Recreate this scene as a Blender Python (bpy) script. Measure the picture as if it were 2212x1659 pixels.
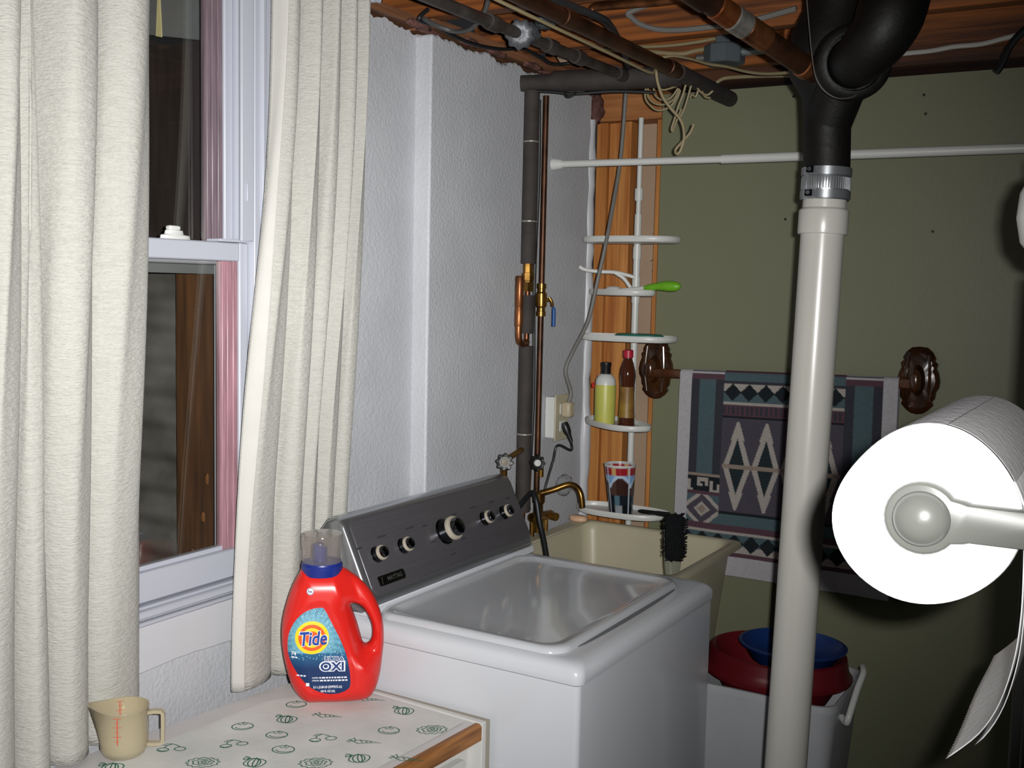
import bpy, bmesh, math, random
import numpy as np
from mathutils import Matrix, Vector
random.seed(7); rng = np.random.default_rng(7)
for o in list(bpy.data.objects): bpy.data.objects.remove(o)
scene = bpy.context.scene
COL = scene.collection
PI = math.pi

# ------------------------------------------------------------------ camera
W, H, F = 2212.0, 1659.0, 2340.0
EYE = Vector((1.55, 0.0, 1.60))
RIGHT = Vector((0.859572, 0.510541, 0.021998)); DOWN = Vector((0.064596, -0.065853, -0.995736)); FWD = Vector((-0.506916, 0.857328, -0.089584))
cam = bpy.data.cameras.new('camera'); cam_o = bpy.data.objects.new('camera', cam); COL.objects.link(cam_o)
cam.sensor_fit = 'HORIZONTAL'; cam.sensor_width = 36.0; cam.lens = 36.0*F/W; cam.clip_start = 0.02
m = Matrix.Identity(4)
for i in range(3):
    m[i][0] = RIGHT[i]; m[i][1] = -DOWN[i]; m[i][2] = -FWD[i]; m[i][3] = EYE[i]
cam_o.matrix_world = m
scene.camera = cam_o

# ------------------------------------------------------------------ light: the camera's own flash, a trace of room light
world = bpy.data.worlds.new('basement_world'); scene.world = world; world.use_nodes = True
bg = world.node_tree.nodes['Background']; bg.inputs[0].default_value = (0.9, 0.92, 1.0, 1); bg.inputs[1].default_value = 0.018
fl = bpy.data.lights.new('camera_flash', 'AREA'); fl.shape = 'RECTANGLE'; fl.size = 0.024; fl.size_y = 0.014
fl.energy = 17.0; fl.color = (1.0, 0.99, 0.97); fl.spread = math.radians(84)
flo = bpy.data.objects.new('camera_flash', fl); COL.objects.link(flo)
fm = m.copy(); fp = EYE + RIGHT*0.040 - DOWN*0.020 + FWD*0.01
for i in range(3): fm[i][3] = fp[i]
# the flash tube throws its beam a little left of and below the lens axis
flo.matrix_world = Matrix.Translation(fp) @ (Matrix.Rotation(math.radians(12), 4, 'Z') @ Matrix.Rotation(math.radians(3.5), 4, RIGHT)) @ Matrix.Translation(-fp) @ fm
vs = scene.view_settings
scene.display_settings.display_device = 'sRGB'
vs.view_transform = 'Standard'; vs.look = 'None'; vs.exposure = 0.0; vs.gamma = 1.0; vs.use_curve_mapping = False

# ------------------------------------------------------------------ materials
def lin(h):
    h = h.lstrip('#'); r = []
    for i in (0, 2, 4):
        c = int(h[i:i+2], 16)/255.0
        r.append(c/12.92 if c <= 0.04045 else ((c+0.055)/1.055)**2.4)
    return tuple(r)
MATS = {}
def mat(name, col, rough=0.6, metal=0.0, var=0.12, vscale=12.0, stretch=(1, 1, 1), bump=0.0, bscale=60.0,
        bstretch=(1, 1, 1), coat=0.0, col2=None, detail=4.0, attr=None, spec=0.5, sheen=0.0, bdist=0.002, rvar=0.0):
    """procedural principled material: object-space noise varies the colour and gives fine relief"""
    if name in MATS: return MATS[name]
    M = bpy.data.materials.new(name); M.use_nodes = True; nt = M.node_tree; N = nt.nodes; L = nt.links
    b = N['Principled BSDF']; b.inputs['Roughness'].default_value = rough; b.inputs['Metallic'].default_value = metal
    b.inputs['Coat Weight'].default_value = coat; b.inputs['Coat Roughness'].default_value = 0.08
    b.inputs['Specular IOR Level'].default_value = spec
    if sheen: b.inputs['Sheen Weight'].default_value = sheen
    c = lin(col) if isinstance(col, str) else col
    if col2 is None: c2 = tuple(x*(1-var) for x in c)
    else: c2 = lin(col2) if isinstance(col2, str) else col2
    tc = N.new('ShaderNodeTexCoord'); mp = N.new('ShaderNodeMapping'); mp.inputs['Scale'].default_value = stretch
    L.new(tc.outputs['Object'], mp.inputs['Vector'])
    nz = N.new('ShaderNodeTexNoise'); nz.inputs['Scale'].default_value = vscale; nz.inputs['Detail'].default_value = detail
    L.new(mp.outputs['Vector'], nz.inputs['Vector'])
    if attr:
        at = N.new('ShaderNodeVertexColor'); at.layer_name = attr
        mx = N.new('ShaderNodeMix'); mx.data_type = 'RGBA'; mx.blend_type = 'MULTIPLY'
        mr = N.new('ShaderNodeMapRange'); mr.inputs['To Min'].default_value = 1-var; mr.inputs['To Max'].default_value = 1.0+var*0.4
        L.new(nz.outputs['Fac'], mr.inputs['Value'])
        mx.inputs['Factor'].default_value = 1.0
        L.new(at.outputs['Color'], mx.inputs['A']); L.new(mr.outputs['Result'], mx.inputs['B'])
        L.new(mx.outputs['Result'], b.inputs['Base Color'])
    else:
        rp = N.new('ShaderNodeValToRGB'); rp.color_ramp.elements[0].position = 0.32; rp.color_ramp.elements[1].position = 0.68
        rp.color_ramp.elements[0].color = (*c2, 1); rp.color_ramp.elements[1].color = (*c, 1)
        L.new(nz.outputs['Fac'], rp.inputs['Fac']); L.new(rp.outputs['Color'], b.inputs['Base Color'])
    if rvar:
        m2 = N.new('ShaderNodeMapRange'); m2.inputs['To Min'].default_value = max(0.02, rough-rvar); m2.inputs['To Max'].default_value = rough+rvar
        L.new(nz.outputs['Fac'], m2.inputs['Value']); L.new(m2.outputs['Result'], b.inputs['Roughness'])
    if bump:
        mp2 = N.new('ShaderNodeMapping'); mp2.inputs['Scale'].default_value = bstretch; L.new(tc.outputs['Object'], mp2.inputs['Vector'])
        n2 = N.new('ShaderNodeTexNoise'); n2.inputs['Scale'].default_value = bscale; n2.inputs['Detail'].default_value = 3.0
        L.new(mp2.outputs['Vector'], n2.inputs['Vector'])
        bp = N.new('ShaderNodeBump'); bp.inputs['Strength'].default_value = bump; bp.inputs['Distance'].default_value = bdist
        L.new(n2.outputs['Fac'], bp.inputs['Height']); L.new(bp.outputs['Normal'], b.inputs['Normal'])
    MATS[name] = M
    return M

def see_through(name, tint, clear=0.5, rough=0.15, diffuse=None, trans=0.3):
    """clear or milky plastic and window glass: transparent + gloss (fresnel) + some diffuse and translucency"""
    M = bpy.data.materials.new(name); M.use_nodes = True; nt = M.node_tree; N = nt.nodes; L = nt.links
    N.remove(N['Principled BSDF']); out = N['Material Output']
    t = N.new('ShaderNodeBsdfTransparent'); t.inputs[0].default_value = (*lin(tint), 1)
    g = N.new('ShaderNodeBsdfGlossy'); g.inputs['Roughness'].default_value = rough; g.inputs[0].default_value = (1, 1, 1, 1)
    lw = N.new('ShaderNodeLayerWeight'); lw.inputs[0].default_value = 0.5
    pw = N.new('ShaderNodeMath'); pw.operation = 'POWER'; pw.inputs[1].default_value = 4.5; L.new(lw.outputs['Facing'], pw.inputs[0])
    fr = N.new('ShaderNodeMath'); fr.operation = 'MULTIPLY_ADD'; fr.inputs[1].default_value = 0.9; fr.inputs[2].default_value = 0.035; L.new(pw.outputs[0], fr.inputs[0])
    base = t
    if diffuse:
        d = N.new('ShaderNodeBsdfDiffuse'); d.inputs[0].default_value = (*lin(diffuse), 1)
        tl = N.new('ShaderNodeBsdfTranslucent'); tl.inputs[0].default_value = (*lin(diffuse), 1)
        m1 = N.new('ShaderNodeMixShader'); m1.inputs[0].default_value = trans; L.new(d.outputs[0], m1.inputs[1]); L.new(tl.outputs[0], m1.inputs[2])
        m2 = N.new('ShaderNodeMixShader'); m2.inputs[0].default_value = clear; L.new(m1.outputs[0], m2.inputs[1]); L.new(t.outputs[0], m2.inputs[2])
        base = m2
    m3 = N.new('ShaderNodeMixShader'); L.new(fr.outputs[0], m3.inputs[0]); L.new(base.outputs[0], m3.inputs[1]); L.new(g.outputs[0], m3.inputs[2])
    L.new(m3.outputs[0], out.inputs[0])
    MATS[name] = M
    return M

PLASTER = mat('white_plaster', '#bdbfc4', 0.55, var=0.06, vscale=5, bump=0.5, bscale=125, bdist=0.004, col2='#b2b4b9')
SMOOTHW = mat('smooth_white_paint', '#c2c3c8', 0.4, var=0.05, vscale=4, bump=0.1, bscale=40)
VINYL = mat('white_vinyl', '#b2b5c0', 0.35, var=0.03, vscale=3)
VINYLREFL = mat('pink_reflection_bead', '#ad838c', 0.3, var=0.35, vscale=30, stretch=(4, 4, .3), spec=.7)  # the red jug's reflection is put into this bead colour
VINYLMAUVE = mat('mauve_vinyl_bead', '#83727a', 0.3, var=0.35, vscale=30, stretch=(4, 4, .3), spec=.7)
GREEN = mat('sage_green_paint', '#7d7f65', 0.45, var=0.05, vscale=3, bump=0.12, bscale=120)
DRYBACK = mat('beige_drywall_paper', '#b39a82', 0.8, var=0.1, vscale=9)
PINE = mat('pine_stud', '#c98a48', 0.6, col2='#a35f28', vscale=9, stretch=(6, 6, .35), bump=0.15, bscale=60, bstretch=(6, 6, .4))
PINEX = mat('pine_plate', '#b67b48', 0.6, col2='#93592c', vscale=9, stretch=(.35, 6, 6), bump=0.15, bscale=60, bstretch=(.4, 6, 6))
JOIST = mat('old_joist_wood', '#9a5720', 0.65, col2='#47230b', vscale=8, stretch=(.3, 6, 7), bump=0.25, bscale=50, bstretch=(.4, 6, 7), detail=6)
SUBF = mat('dark_subfloor_wood', '#5a381e', 0.7, col2='#2e1b0e', vscale=7, stretch=(5, .3, 5), bump=0.2, bscale=40)
SILLWOOD = mat('sill_plate_wood', '#8f6142', 0.7, col2='#5f3d28', vscale=9, stretch=(6, .3, 6), bump=0.3, bscale=40)
PINKFOAM = mat('pink_insulation', '#7e544c', 0.9, col2='#4e322c', vscale=25, bump=0.8, bscale=60, bdist=0.01)
CONCRETE = mat('grey_concrete', '#8a8780', 0.85, var=0.25, vscale=4, bump=0.3, bscale=40)
CURTAIN = mat('cream_woven_curtain', '#b5b4ad', 0.9, var=0.12, vscale=60, stretch=(.5, .5, 6), bump=0.9, bscale=190, bstretch=(.45, .45, 2.0), bdist=0.004, sheen=0.15, spec=.2)
HEM = mat('white_curtain_lining', '#bfbdb8', 0.8, var=0.05, vscale=20, bump=0.3, bscale=250, spec=.2)
WHITEM = mat('white_enamel', '#c9ccd2', 0.22, var=0.02, vscale=2, coat=0.3)
LIDM = mat('washer_lid_enamel', '#bfc2c7', 0.12, var=0.02, vscale=2, coat=0.6)
CONS = mat('grey_metallic_console', '#6d6b70', 0.32, metal=0.55, var=0.12, vscale=40, stretch=(1, .06, 4))
SILVER = mat('silver_trim', '#b9bcc0', 0.28, metal=0.9, var=0.05, vscale=6)
CHROME = mat('chrome', '#c8ccd0', 0.1, metal=1.0, var=0.05, vscale=6)
DKCHROME = mat('dark_chrome', '#5a5c60', 0.15, metal=1.0, var=0.1, vscale=8)
KNOBW = mat('cream_knob_ring', '#a79f90', 0.35, var=0.04)
BLACKP = mat('black_plastic', '#141516', 0.4, var=0.2, vscale=8)
FOAM = mat('black_foam_sleeve', '#3a3432', 0.8, col2='#2c2725', vscale=20, bump=0.3, bscale=180)
COPPER = mat('aged_copper', '#96603c', 0.36, metal=0.8, col2='#4e2e1c', vscale=14, stretch=(2, 2, .8), rvar=.1)
COPPERD = mat('dull_brown_copper', '#5e3c28', 0.42, metal=0.65, col2='#2f1e14', vscale=12, rvar=.1)
BRASS = mat('tarnished_brass', '#a87e3c', 0.3, metal=0.85, col2='#5e431f', vscale=16, rvar=.1)
SOLDER = mat('silver_solder', '#b5b3ae', 0.35, metal=0.8, col2='#8a8680', vscale=30, bump=.3, bscale=80)
IRON = mat('black_cast_iron', '#100e0d', 0.55, col2='#080706', vscale=16, bump=0.35, bscale=90, spec=.3)
GALV = mat('grey_galvanised_iron', '#565250', 0.5, metal=0.45, col2='#332a24', vscale=14, bump=.2, bscale=60)
PVC = mat('white_pvc', '#bdbbb4', 0.28, var=0.05, vscale=4, coat=0.15)
WHITEP = mat('white_plastic', '#d2d3d0', 0.35, var=0.03, vscale=5)
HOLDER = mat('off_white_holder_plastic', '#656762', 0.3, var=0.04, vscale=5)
CREAM = mat('cream_tub_plastic', '#b9b299', 0.4, var=0.06, vscale=5, bump=.05, bscale=50)
PAPER = mat('white_paper_towel', '#efefef', 0.95, var=0.02, vscale=40, bump=0.5, bscale=130, bdist=.0015, spec=.1)
PAPERSHADE = mat('embossed_paper_shaded', '#c6c6ca', 0.95, var=0.08, vscale=60, bump=0.7, bscale=170, bdist=.002, spec=.1)  # white paper greyed: grazing shade on the roll's side put into the colour
LAMINATE = mat('grey_white_laminate', '#d0cdcc', 0.4, var=0.04, vscale=30)
OAK = mat('oak_trim', '#a9713a', 0.5, col2='#6f4219', vscale=14, stretch=(7, .35, 7), bump=.15, bscale=60, bstretch=(7, .4, 7))
CABW = mat('white_cabinet_board', '#d0cfcb', 0.45, var=0.03, vscale=4)
BEIGE = mat('beige_board_edge', '#9f988a', 0.6, var=0.06)
DKWOOD = mat('dark_varnished_wood', '#4a2a14', 0.22, col2='#241307', vscale=12, stretch=(3, 3, .6), coat=.5)
BARWOOD = mat('varnished_bar_wood', '#5e3417', 0.3, col2='#33190a', vscale=12, stretch=(.5, 3, 3), coat=.3)
BOXGREY = mat('grey_junction_box', '#5d666b', 0.5, metal=.2, var=.12)
CABLEW = mat('cream_cable', '#9c8e6c', 0.5, var=.12, vscale=20)
CABLEG = mat('grey_cable', '#767470', 0.5, var=.1, vscale=15)
CABLEB = mat('black_cable', '#171a1d', 0.45, var=.2)
REDP = mat('red_jug_plastic', '#d2231d', 0.3, var=.04, vscale=8, coat=.1)
BLUEP = mat('blue_cap_plastic', '#1a2a78', 0.35, var=.06)
GREENH = mat('lime_green_handle', '#6fb226', 0.35, var=.05)
TEAL = mat('teal_plastic', '#2e7a6b', 0.4, var=.08)
DKRED = mat('dark_red_plastic', '#63131b', 0.4, var=.1)
NAVYP = mat('blue_basin_plastic', '#1c3872', 0.3, var=.08)
BINW = mat('white_bin_plastic', '#b7b9bd', 0.45, var=.04)
WELLMETAL = mat('grey_corrugated_steel', '#8a8984', 0.6, metal=.1, col2='#64635e', vscale=7)
WELLWOOD = mat('weathered_well_wood', '#6e4a2c', 0.8, col2='#432b18', vscale=9, stretch=(5, 5, .4), bump=.3, bscale=50)
WELLBOARD = mat('grey_well_board', '#7f8486', 0.8, var=.2, vscale=8)
WELLDARK = mat('dimmed_well_board', '#3c322d', 0.8, col2='#2a2220', vscale=9, stretch=(5, 5, .5))  # upper board darkened in colour for the dimness behind the upper pane
GLASS = see_through('window_glass', '#f2f2f0', rough=0.02)
CLEARCAP = see_through('clear_smoky_cap', '#f2eeec', clear=.80, rough=.1, diffuse='#cfc6c0', trans=.4)
MILKY = see_through('milky_measuring_cup', '#e0d6b8', clear=.3, rough=.2, diffuse='#ddd3b8', trans=.4)
CLEARP = see_through('clear_brush_handle', '#d8dcd0', clear=.55, rough=.1, diffuse='#c8c8b8', trans=.5)

# ------------------------------------------------------------------ mesh helpers
class MB:
    """collects vertices and faces for ONE mesh object"""
    def __init__(s): s.v = []; s.f = []; s.m = []; s.cur = 0
    def add(s, vs, fs):
        n = len(s.v); s.v += [tuple(map(float, p)) for p in vs]; s.f += [tuple(i+n for i in f) for f in fs]; s.m += [s.cur]*len(fs)
        return s
    def box(s, a, b, M=None):
        (x0, y0, z0), (x1, y1, z1) = a, b
        vs = [(x0, y0, z0), (x1, y0, z0), (x1, y1, z0), (x0, y1, z0), (x0, y0, z1), (x1, y0, z1), (x1, y1, z1), (x0, y1, z1)]
        if M is not None: vs = [M @ Vector(p) for p in vs]
        return s.add(vs, [(0, 3, 2, 1), (4, 5, 6, 7), (0, 1, 5, 4), (1, 2, 6, 5), (2, 3, 7, 6), (3, 0, 4, 7)])
    def tube(s, pts, r, n=14, cap=True, closed=False):
        P = [Vector(p) for p in pts]; k = len(P)
        R = [r]*k if not hasattr(r, '__len__') else list(r)
        T = []
        for i in range(k):
            a = P[(i-1) % k] if (i > 0 or closed) else P[i]; b = P[(i+1) % k] if (i < k-1 or closed) else P[i]
            T.append((b-a).normalized() if (b-a).length > 1e-9 else Vector((0, 0, 1)))
        t0 = T[0]; u = t0.orthogonal().normalized(); vs = []
        for i in range(k):
            u = (u - T[i]*u.dot(T[i])); u = u.normalized() if u.length > 1e-9 else T[i].orthogonal().normalized()
            w = T[i].cross(u)
            for j in range(n):
                a = 2*PI*j/n; vs.append(P[i]+(u*math.cos(a)+w*math.sin(a))*R[i])
        fs = []
        for i in range(k if closed else k-1):
            i2 = (i+1) % k
            for j in range(n):
                fs.append((i*n+j, i*n+(j+1) % n, i2*n+(j+1) % n, i2*n+j))
        if cap and not closed:
            fs.append(tuple(range(n))[::-1]); fs.append(tuple((k-1)*n+j for j in range(n)))
        return s.add(vs, fs)
    def lathe(s, prof, n=28, M=None, closed=False, cap=False):
        vs = []; k = len(prof)
        for (r, z) in prof:
            for j in range(n):
                a = 2*PI*j/n; p = Vector((r*math.cos(a), r*math.sin(a), z)); vs.append(M @ p if M is not None else p)
        fs = []
        for i in range(k if closed else k-1):
            i2 = (i+1) % k
            for j in range(n): fs.append((i*n+j, i*n+(j+1) % n, i2*n+(j+1) % n, i2*n+j))
        if cap: fs.append(tuple(range(n))[::-1]); fs.append(tuple((k-1)*n+j for j in range(n)))
        return s.add(vs, fs)
    def prism(s, poly, a, b, fn):
        """poly: 2-D outline, extruded from a to b; fn(p, q, t) maps to space"""
        n = len(poly); vs = [fn(p, q, a) for p, q in poly]+[fn(p, q, b) for p, q in poly]
        fs = [(i, (i+1) % n, n+(i+1) % n, n+i) for i in range(n)]
        return s.add(vs, fs+[tuple(range(n))[::-1], tuple(range(n, 2*n))])
    def loft(s, loops, cap=True):
        n = len(loops[0]); vs = [p for l in loops for p in l]; fs = []
        for i in range(len(loops)-1):
            for j in range(n): fs.append((i*n+j, i*n+(j+1) % n, (i+1)*n+(j+1) % n, (i+1)*n+j))
        if cap: fs += [tuple(range(n))[::-1], tuple((len(loops)-1)*n+j for j in range(n))]
        return s.add(vs, fs)
    def grid(s, fn, nu, nv):
        vs = [fn(i/nu, j/nv) for j in range(nv+1) for i in range(nu+1)]; w = nu+1
        return s.add(vs, [(j*w+i, j*w+i+1, (j+1)*w+i+1, (j+1)*w+i) for j in range(nv) for i in range(nu)])

def catmull(P, n=8, closed=False):
    P = [Vector(p) for p in P]; k = len(P); out = []
    for i in range(k if closed else k-1):
        a = P[(i-1) % k] if (closed or i > 0) else P[0]; b = P[i]; c = P[(i+1) % k]; d = P[(i+2) % k] if (closed or i < k-2) else P[-1]
        for j in range(n):
            t = j/n; out.append(0.5*((2*b)+(c-a)*t+(2*a-5*b+4*c-d)*t*t+(3*b-a-3*c+d)*t**3))
    if not closed: out.append(P[-1])
    return out
def rrect(x0, x1, y0, y1, r, n=6):
    out = []
    for cx, cy, a0 in ((x1-r, y0+r, -90), (x1-r, y1-r, 0), (x0+r, y1-r, 90), (x0+r, y0+r, 180)):
        for i in range(n+1):
            a = math.radians(a0+90*i/n); out.append((cx+r*math.cos(a), cy+r*math.sin(a)))
    return out
def axis_matrix(origin, z, x=None):
    z = Vector(z).normalized(); x = Vector(x) if x is not None else z.orthogonal(); x = (x-z*x.dot(z)).normalized(); y = z.cross(x)
    M = Matrix.Identity(4)
    for i in range(3): M[i][0] = x[i]; M[i][1] = y[i]; M[i][2] = z[i]; M[i][3] = origin[i]
    return M

ROOTS = {}
def thing(name, label, cat, loc=(0, 0, 0), rotz=0.0, group=None, kind=None):
    o = bpy.data.objects.new(name, None); COL.objects.link(o); o.empty_display_size = 0.05
    o.matrix_world = Matrix.Translation(loc) @ Matrix.Rotation(rotz, 4, 'Z'); ROOTS[o] = o.matrix_world.copy()
    tag(o, label, cat, group, kind); return o
def tag(o, label=None, cat=None, group=None, kind=None):
    if label: o['label'] = label
    if cat: o['category'] = cat
    if group: o['group'] = group
    if kind: o['kind'] = kind
    return o
def obj(name, mb, material, parent=None, smooth=40, bevel=0.0, local=False, colors=None, seg=2, subd=0):
    """one mesh object. Vertices are given in room coordinates unless local=True (coordinates of the parent thing)."""
    me = bpy.data.meshes.new(name); vs = mb.v
    M = Matrix.Identity(4)
    p = parent; chain = Matrix.Identity(4)
    if parent is not None: chain = ROOTS.get(parent, Matrix.Identity(4))
    if parent is None:
        c = [sum(v[i] for v in vs)/len(vs) for i in (0, 1)]+[min(v[2] for v in vs)]
        base = Matrix.Translation(c)
    else: base = chain
    if not local:
        inv = base.inverted(); vs = [inv @ Vector(v) for v in vs]
    me.from_pydata([tuple(v) for v in vs], [], mb.f); me.update()
    bm = bmesh.new(); bm.from_mesh(me); bmesh.ops.recalc_face_normals(bm, faces=bm.faces); bm.to_mesh(me); bm.free()
    mats = material if isinstance(material, (list, tuple)) else [material]
    for q in mats: me.materials.append(q)
    if len(mats) > 1: me.polygons.foreach_set('material_index', mb.m)
    o = bpy.data.objects.new(name, me); COL.objects.link(o); ROOTS[o] = base
    if parent is not None: o.parent = parent
    else: o.matrix_world = base
    if colors is not None:
        ca = me.color_attributes.new('print', 'FLOAT_COLOR', 'POINT'); a = np.ones((len(me.vertices), 4), np.float32); a[:, :3] = colors
        ca.data.foreach_set('color', a.ravel())
    if bevel:
        b = o.modifiers.new('bevel', 'BEVEL'); b.width = bevel; b.segments = seg; b.limit_method = 'ANGLE'; b.angle_limit = math.radians(35); b.harden_normals = False
    if subd:
        sd = o.modifiers.new('subd', 'SUBSURF'); sd.levels = subd; sd.render_levels = subd
    if smooth:
        me.polygons.foreach_set('use_smooth', [True]*len(me.polygons))
        try: me.set_sharp_from_angle(angle=math.radians(smooth))
        except Exception: pass
    me.update(); return o
def struct(name, mb, material, **k):
    o = obj(name, mb, material, **k); o['kind'] = 'structure'; return o

def poly_sdf(X, Z, poly):
    """signed distance (negative inside) of points to a polygon"""
    d = np.full(X.shape, 1e9); s = np.ones(X.shape); n = len(poly)
    for i in range(n):
        ax, az = poly[i]; bx, bz = poly[i-1]; ex, ez = bx-ax, bz-az; wx, wz = X-ax, Z-az
        t = np.clip((wx*ex+wz*ez)/(ex*ex+ez*ez+1e-12), 0, 1); dx, dz = wx-ex*t, wz-ez*t
        d = np.minimum(d, dx*dx+dz*dz)
        c1 = Z >= az; c2 = Z < bz; c3 = ex*wz > ez*wx
        flip = (c1 & c2 & c3) | (~c1 & ~c2 & ~c3); s = np.where(flip, -s, s)
    return s*np.sqrt(d)
def surface_nets(f, lo, h):
    """mesh of the zero set of a sampled function (naive surface nets)"""
    nx, ny, nz = f.shape; ins = f < 0
    cs = np.zeros((nx-1, ny-1, nz-1)); pos = np.zeros((nx-1, ny-1, nz-1, 3)); cnt = cs.copy()
    corners = [(i, j, k) for i in (0, 1) for j in (0, 1) for k in (0, 1)]
    def C(a, arr): return arr[a[0]:nx-1+a[0], a[1]:ny-1+a[1], a[2]:nz-1+a[2]]
    for a in corners:
        for ax in range(3):
            if a[ax] == 1: continue
            b = list(a); b[ax] = 1
            fa, fb = C(a, f), C(b, f); x = (fa < 0) != (fb < 0); t = np.where(x, fa/np.where(x, fa-fb, 1), 0)
            for q in range(3):
                v = a[q]+(t if q == ax else 0); pos[..., q] += np.where(x, v, 0)
            cnt += x
    act = cnt > 0; idx = np.full(act.shape, -1); idx[act] = np.arange(act.sum())
    g = np.argwhere(act); V = (pos[act]/cnt[act][:, None]+g)*h+np.array(lo)
    faces = []
    for ax in range(3):
        o1, o2 = [(1, 2), (2, 0), (0, 1)][ax]
        sl0 = [slice(1, -1)]*3; sl1 = [slice(1, -1)]*3
        sl0[ax] = slice(0, f.shape[ax]-1); sl1[ax] = slice(1, f.shape[ax])
        a, b = ins[tuple(sl0)], ins[tuple(sl1)]
        for flag in (True, False):
            e = np.argwhere((a != b) & (a == flag))
            for (i, j, k) in e:
                p = [i, j, k]; p[o1] += 1; p[o2] += 1
                def at(d1, d2):
                    q = list(p); q[o1] += d1; q[o2] += d2; return idx[tuple(q)]
                quad = [at(-1, -1), at(0, -1), at(0, 0), at(-1, 0)]
                if min(quad) < 0: continue
                faces.append(tuple(int(z) for z in (quad if flag else quad[::-1])))
    return V, faces
def text2d(s, size, weight=0.0, shear=0.0, align='CENTER', spacing=1.0, width=None):
    """letters as a flat 2-D mesh, centred on x, baseline centred on y"""
    cu = bpy.data.curves.new('t', 'FONT'); cu.body = s; cu.size = size; cu.offset = weight; cu.shear = shear
    cu.align_x = align; cu.align_y = 'CENTER'; cu.space_character = spacing; cu.resolution_u = 4
    o = bpy.data.objects.new('t', cu); COL.objects.link(o); bpy.context.view_layer.update()
    dg = bpy.context.evaluated_depsgraph_get(); me = bpy.data.meshes.new_from_object(o.evaluated_get(dg))
    v = [tuple(p.co[:2]) for p in me.vertices]; f = [tuple(p.vertices) for p in me.polygons]
    bpy.data.objects.remove(o); bpy.data.meshes.remove(me); bpy.data.curves.remove(cu)
    if width and v:
        x = [p[0] for p in v]; k = width/(max(x)-min(x)); v = [(p[0]*k, p[1]) for p in v]
    return v, f

# ================================================================== the setting
# ---- left wall: painted plaster with a window opening, stepping out into the room at y = 2.14
def ragged(y0, y1, z0, z1, amp, n, seed):
    r = random.Random(seed); k1, k2 = r.uniform(9, 14), r.uniform(0, 6); n *= 2
    top = [(y1-(y1-y0)*i/n, z1+amp*(.55*math.sin(k1*i/n*(y1-y0)*3+k2)+.35*math.sin(41*i/n+k2)+r.uniform(-.45, .45))) for i in range(n+1)]
    return [(y0, z0), (y1, z0)]+top
fx = lambda p, q, t: (t, p, q)
wb = MB()
wb.prism([(-1.6, 0), (1.66, 0), (1.66, 0.985), (-1.6, 0.985)], -0.12, 0.0, fx)
wb.prism([(-1.6, 0.985), (0.62, 0.985), (0.62, 2.2), (-1.6, 2.2)], -0.12, 0.0, fx)
wb.prism([(0.62, 2.32), (1.66, 2.32), (1.66, 2.42), (0.62, 2.42)], -0.12, 0.0, fx)
wb.prism(ragged(1.66, 2.16, 0, 2.195, 0.008, 26, 3), -0.12, 0.0, fx)
wl = struct('wall_left', wb, PLASTER)
stp = MB(); stp.prism(ragged(2.14, 2.985, 0, 2.185, 0.010, 44, 5), -0.12, 0.045, fx)
obj('plaster_step', stp, PLASTER, wl, bevel=0.007)
# lumpy rounded plaster edge where the wall stops short of the studs
eb = MB(); zz = [0.02+i*0.04 for i in range(54)]; r5 = random.Random(5)
eb.tube([(0.040+r5.uniform(-.003, .003)+.006*math.sin(z*2.1), 2.992+r5.uniform(-.002, .004), z*.985) for z in zz], [0.020+r5.uniform(-.003, .003) for z in zz], n=10)
obj('plaster_edge', eb, SMOOTHW, wl)
ap = MB(); ap.prism(ragged(0.3, 1.69, -0.98, -0.887, 0.003, 30, 9), 0.0, 0.010, lambda p, q, t: (t, p, -q))
obj('smooth_apron', ap, SMOOTHW, wl, bevel=.003)
# sill plate and insulation on top of the wall
sp = MB(); sp.box((-0.2, -1.6, 2.205), (0.02, 2.14, 2.225)); sp.box((-0.2, 2.14, 2.2), (0.05, 3.3, 2.225))
struct('trim_1', sp, SILLWOOD)
def lump(name, c, r, mat_, parent, seed, n=10, sq=(1, 1, 1), jit=.22):
    rr = random.Random(seed); mb = MB(); vs = []; fs = []
    for i in range(n+1):
        th = PI*i/n
        for j in range(2*n):
            ph = PI*j/n; k = r*(1+rr.uniform(-jit, jit))
            vs.append((c[0]+k*sq[0]*math.sin(th)*math.cos(ph), c[1]+k*sq[1]*math.sin(th)*math.sin(ph), c[2]+k*sq[2]*math.cos(th)))
    for i in range(n):
        for j in range(2*n): fs.append((i*2*n+j, i*2*n+(j+1) % (2*n), (i+1)*2*n+(j+1) % (2*n), (i+1)*2*n+j))
    mb.add(vs, fs); return obj(name, mb, mat_, parent, smooth=180)

# ---- back wall: sage drywall with an open strip of studs in the corner
gb = MB(); gb.box((0.226, 3.1, 0), (3.2, 3.113, 2.188))
wbk = struct('wall_back', gb, GREEN)
for x0, x1, y0, mt in ((0.006, 0.043, 3.100, PINE), (0.0455, 0.080, 3.112, PINE), (0.086, 0.126, 3.098, PINE), (0.2125, 0.2255, 3.094, PINE)):
    s = MB(); s.box((x0, y0, 0), (x1, 3.19, 2.115)); obj('stud', s, mt, wbk, bevel=.002)
tp = MB(); tp.box((0.02, 3.09, 2.117), (0.2258, 3.19, 2.205)); obj('top_plate', tp, PINEX, wbk, bevel=.002)
tp = MB(); tp.box((0.02, 3.06, 2.207), (3.2, 3.2, 2.26)); obj('header_board', tp, mat('dark_header_wood', '#5e3419', .7, col2='#351c0c', vscale=8, stretch=(.3, 6, 7), bump=.2, bscale=50), wbk, bevel=.002)
dp = MB(); dp.box((0.0, 3.192, 0), (0.24, 3.204, 2.13)); obj('cavity_drywall', dp, DRYBACK, wbk)
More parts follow.
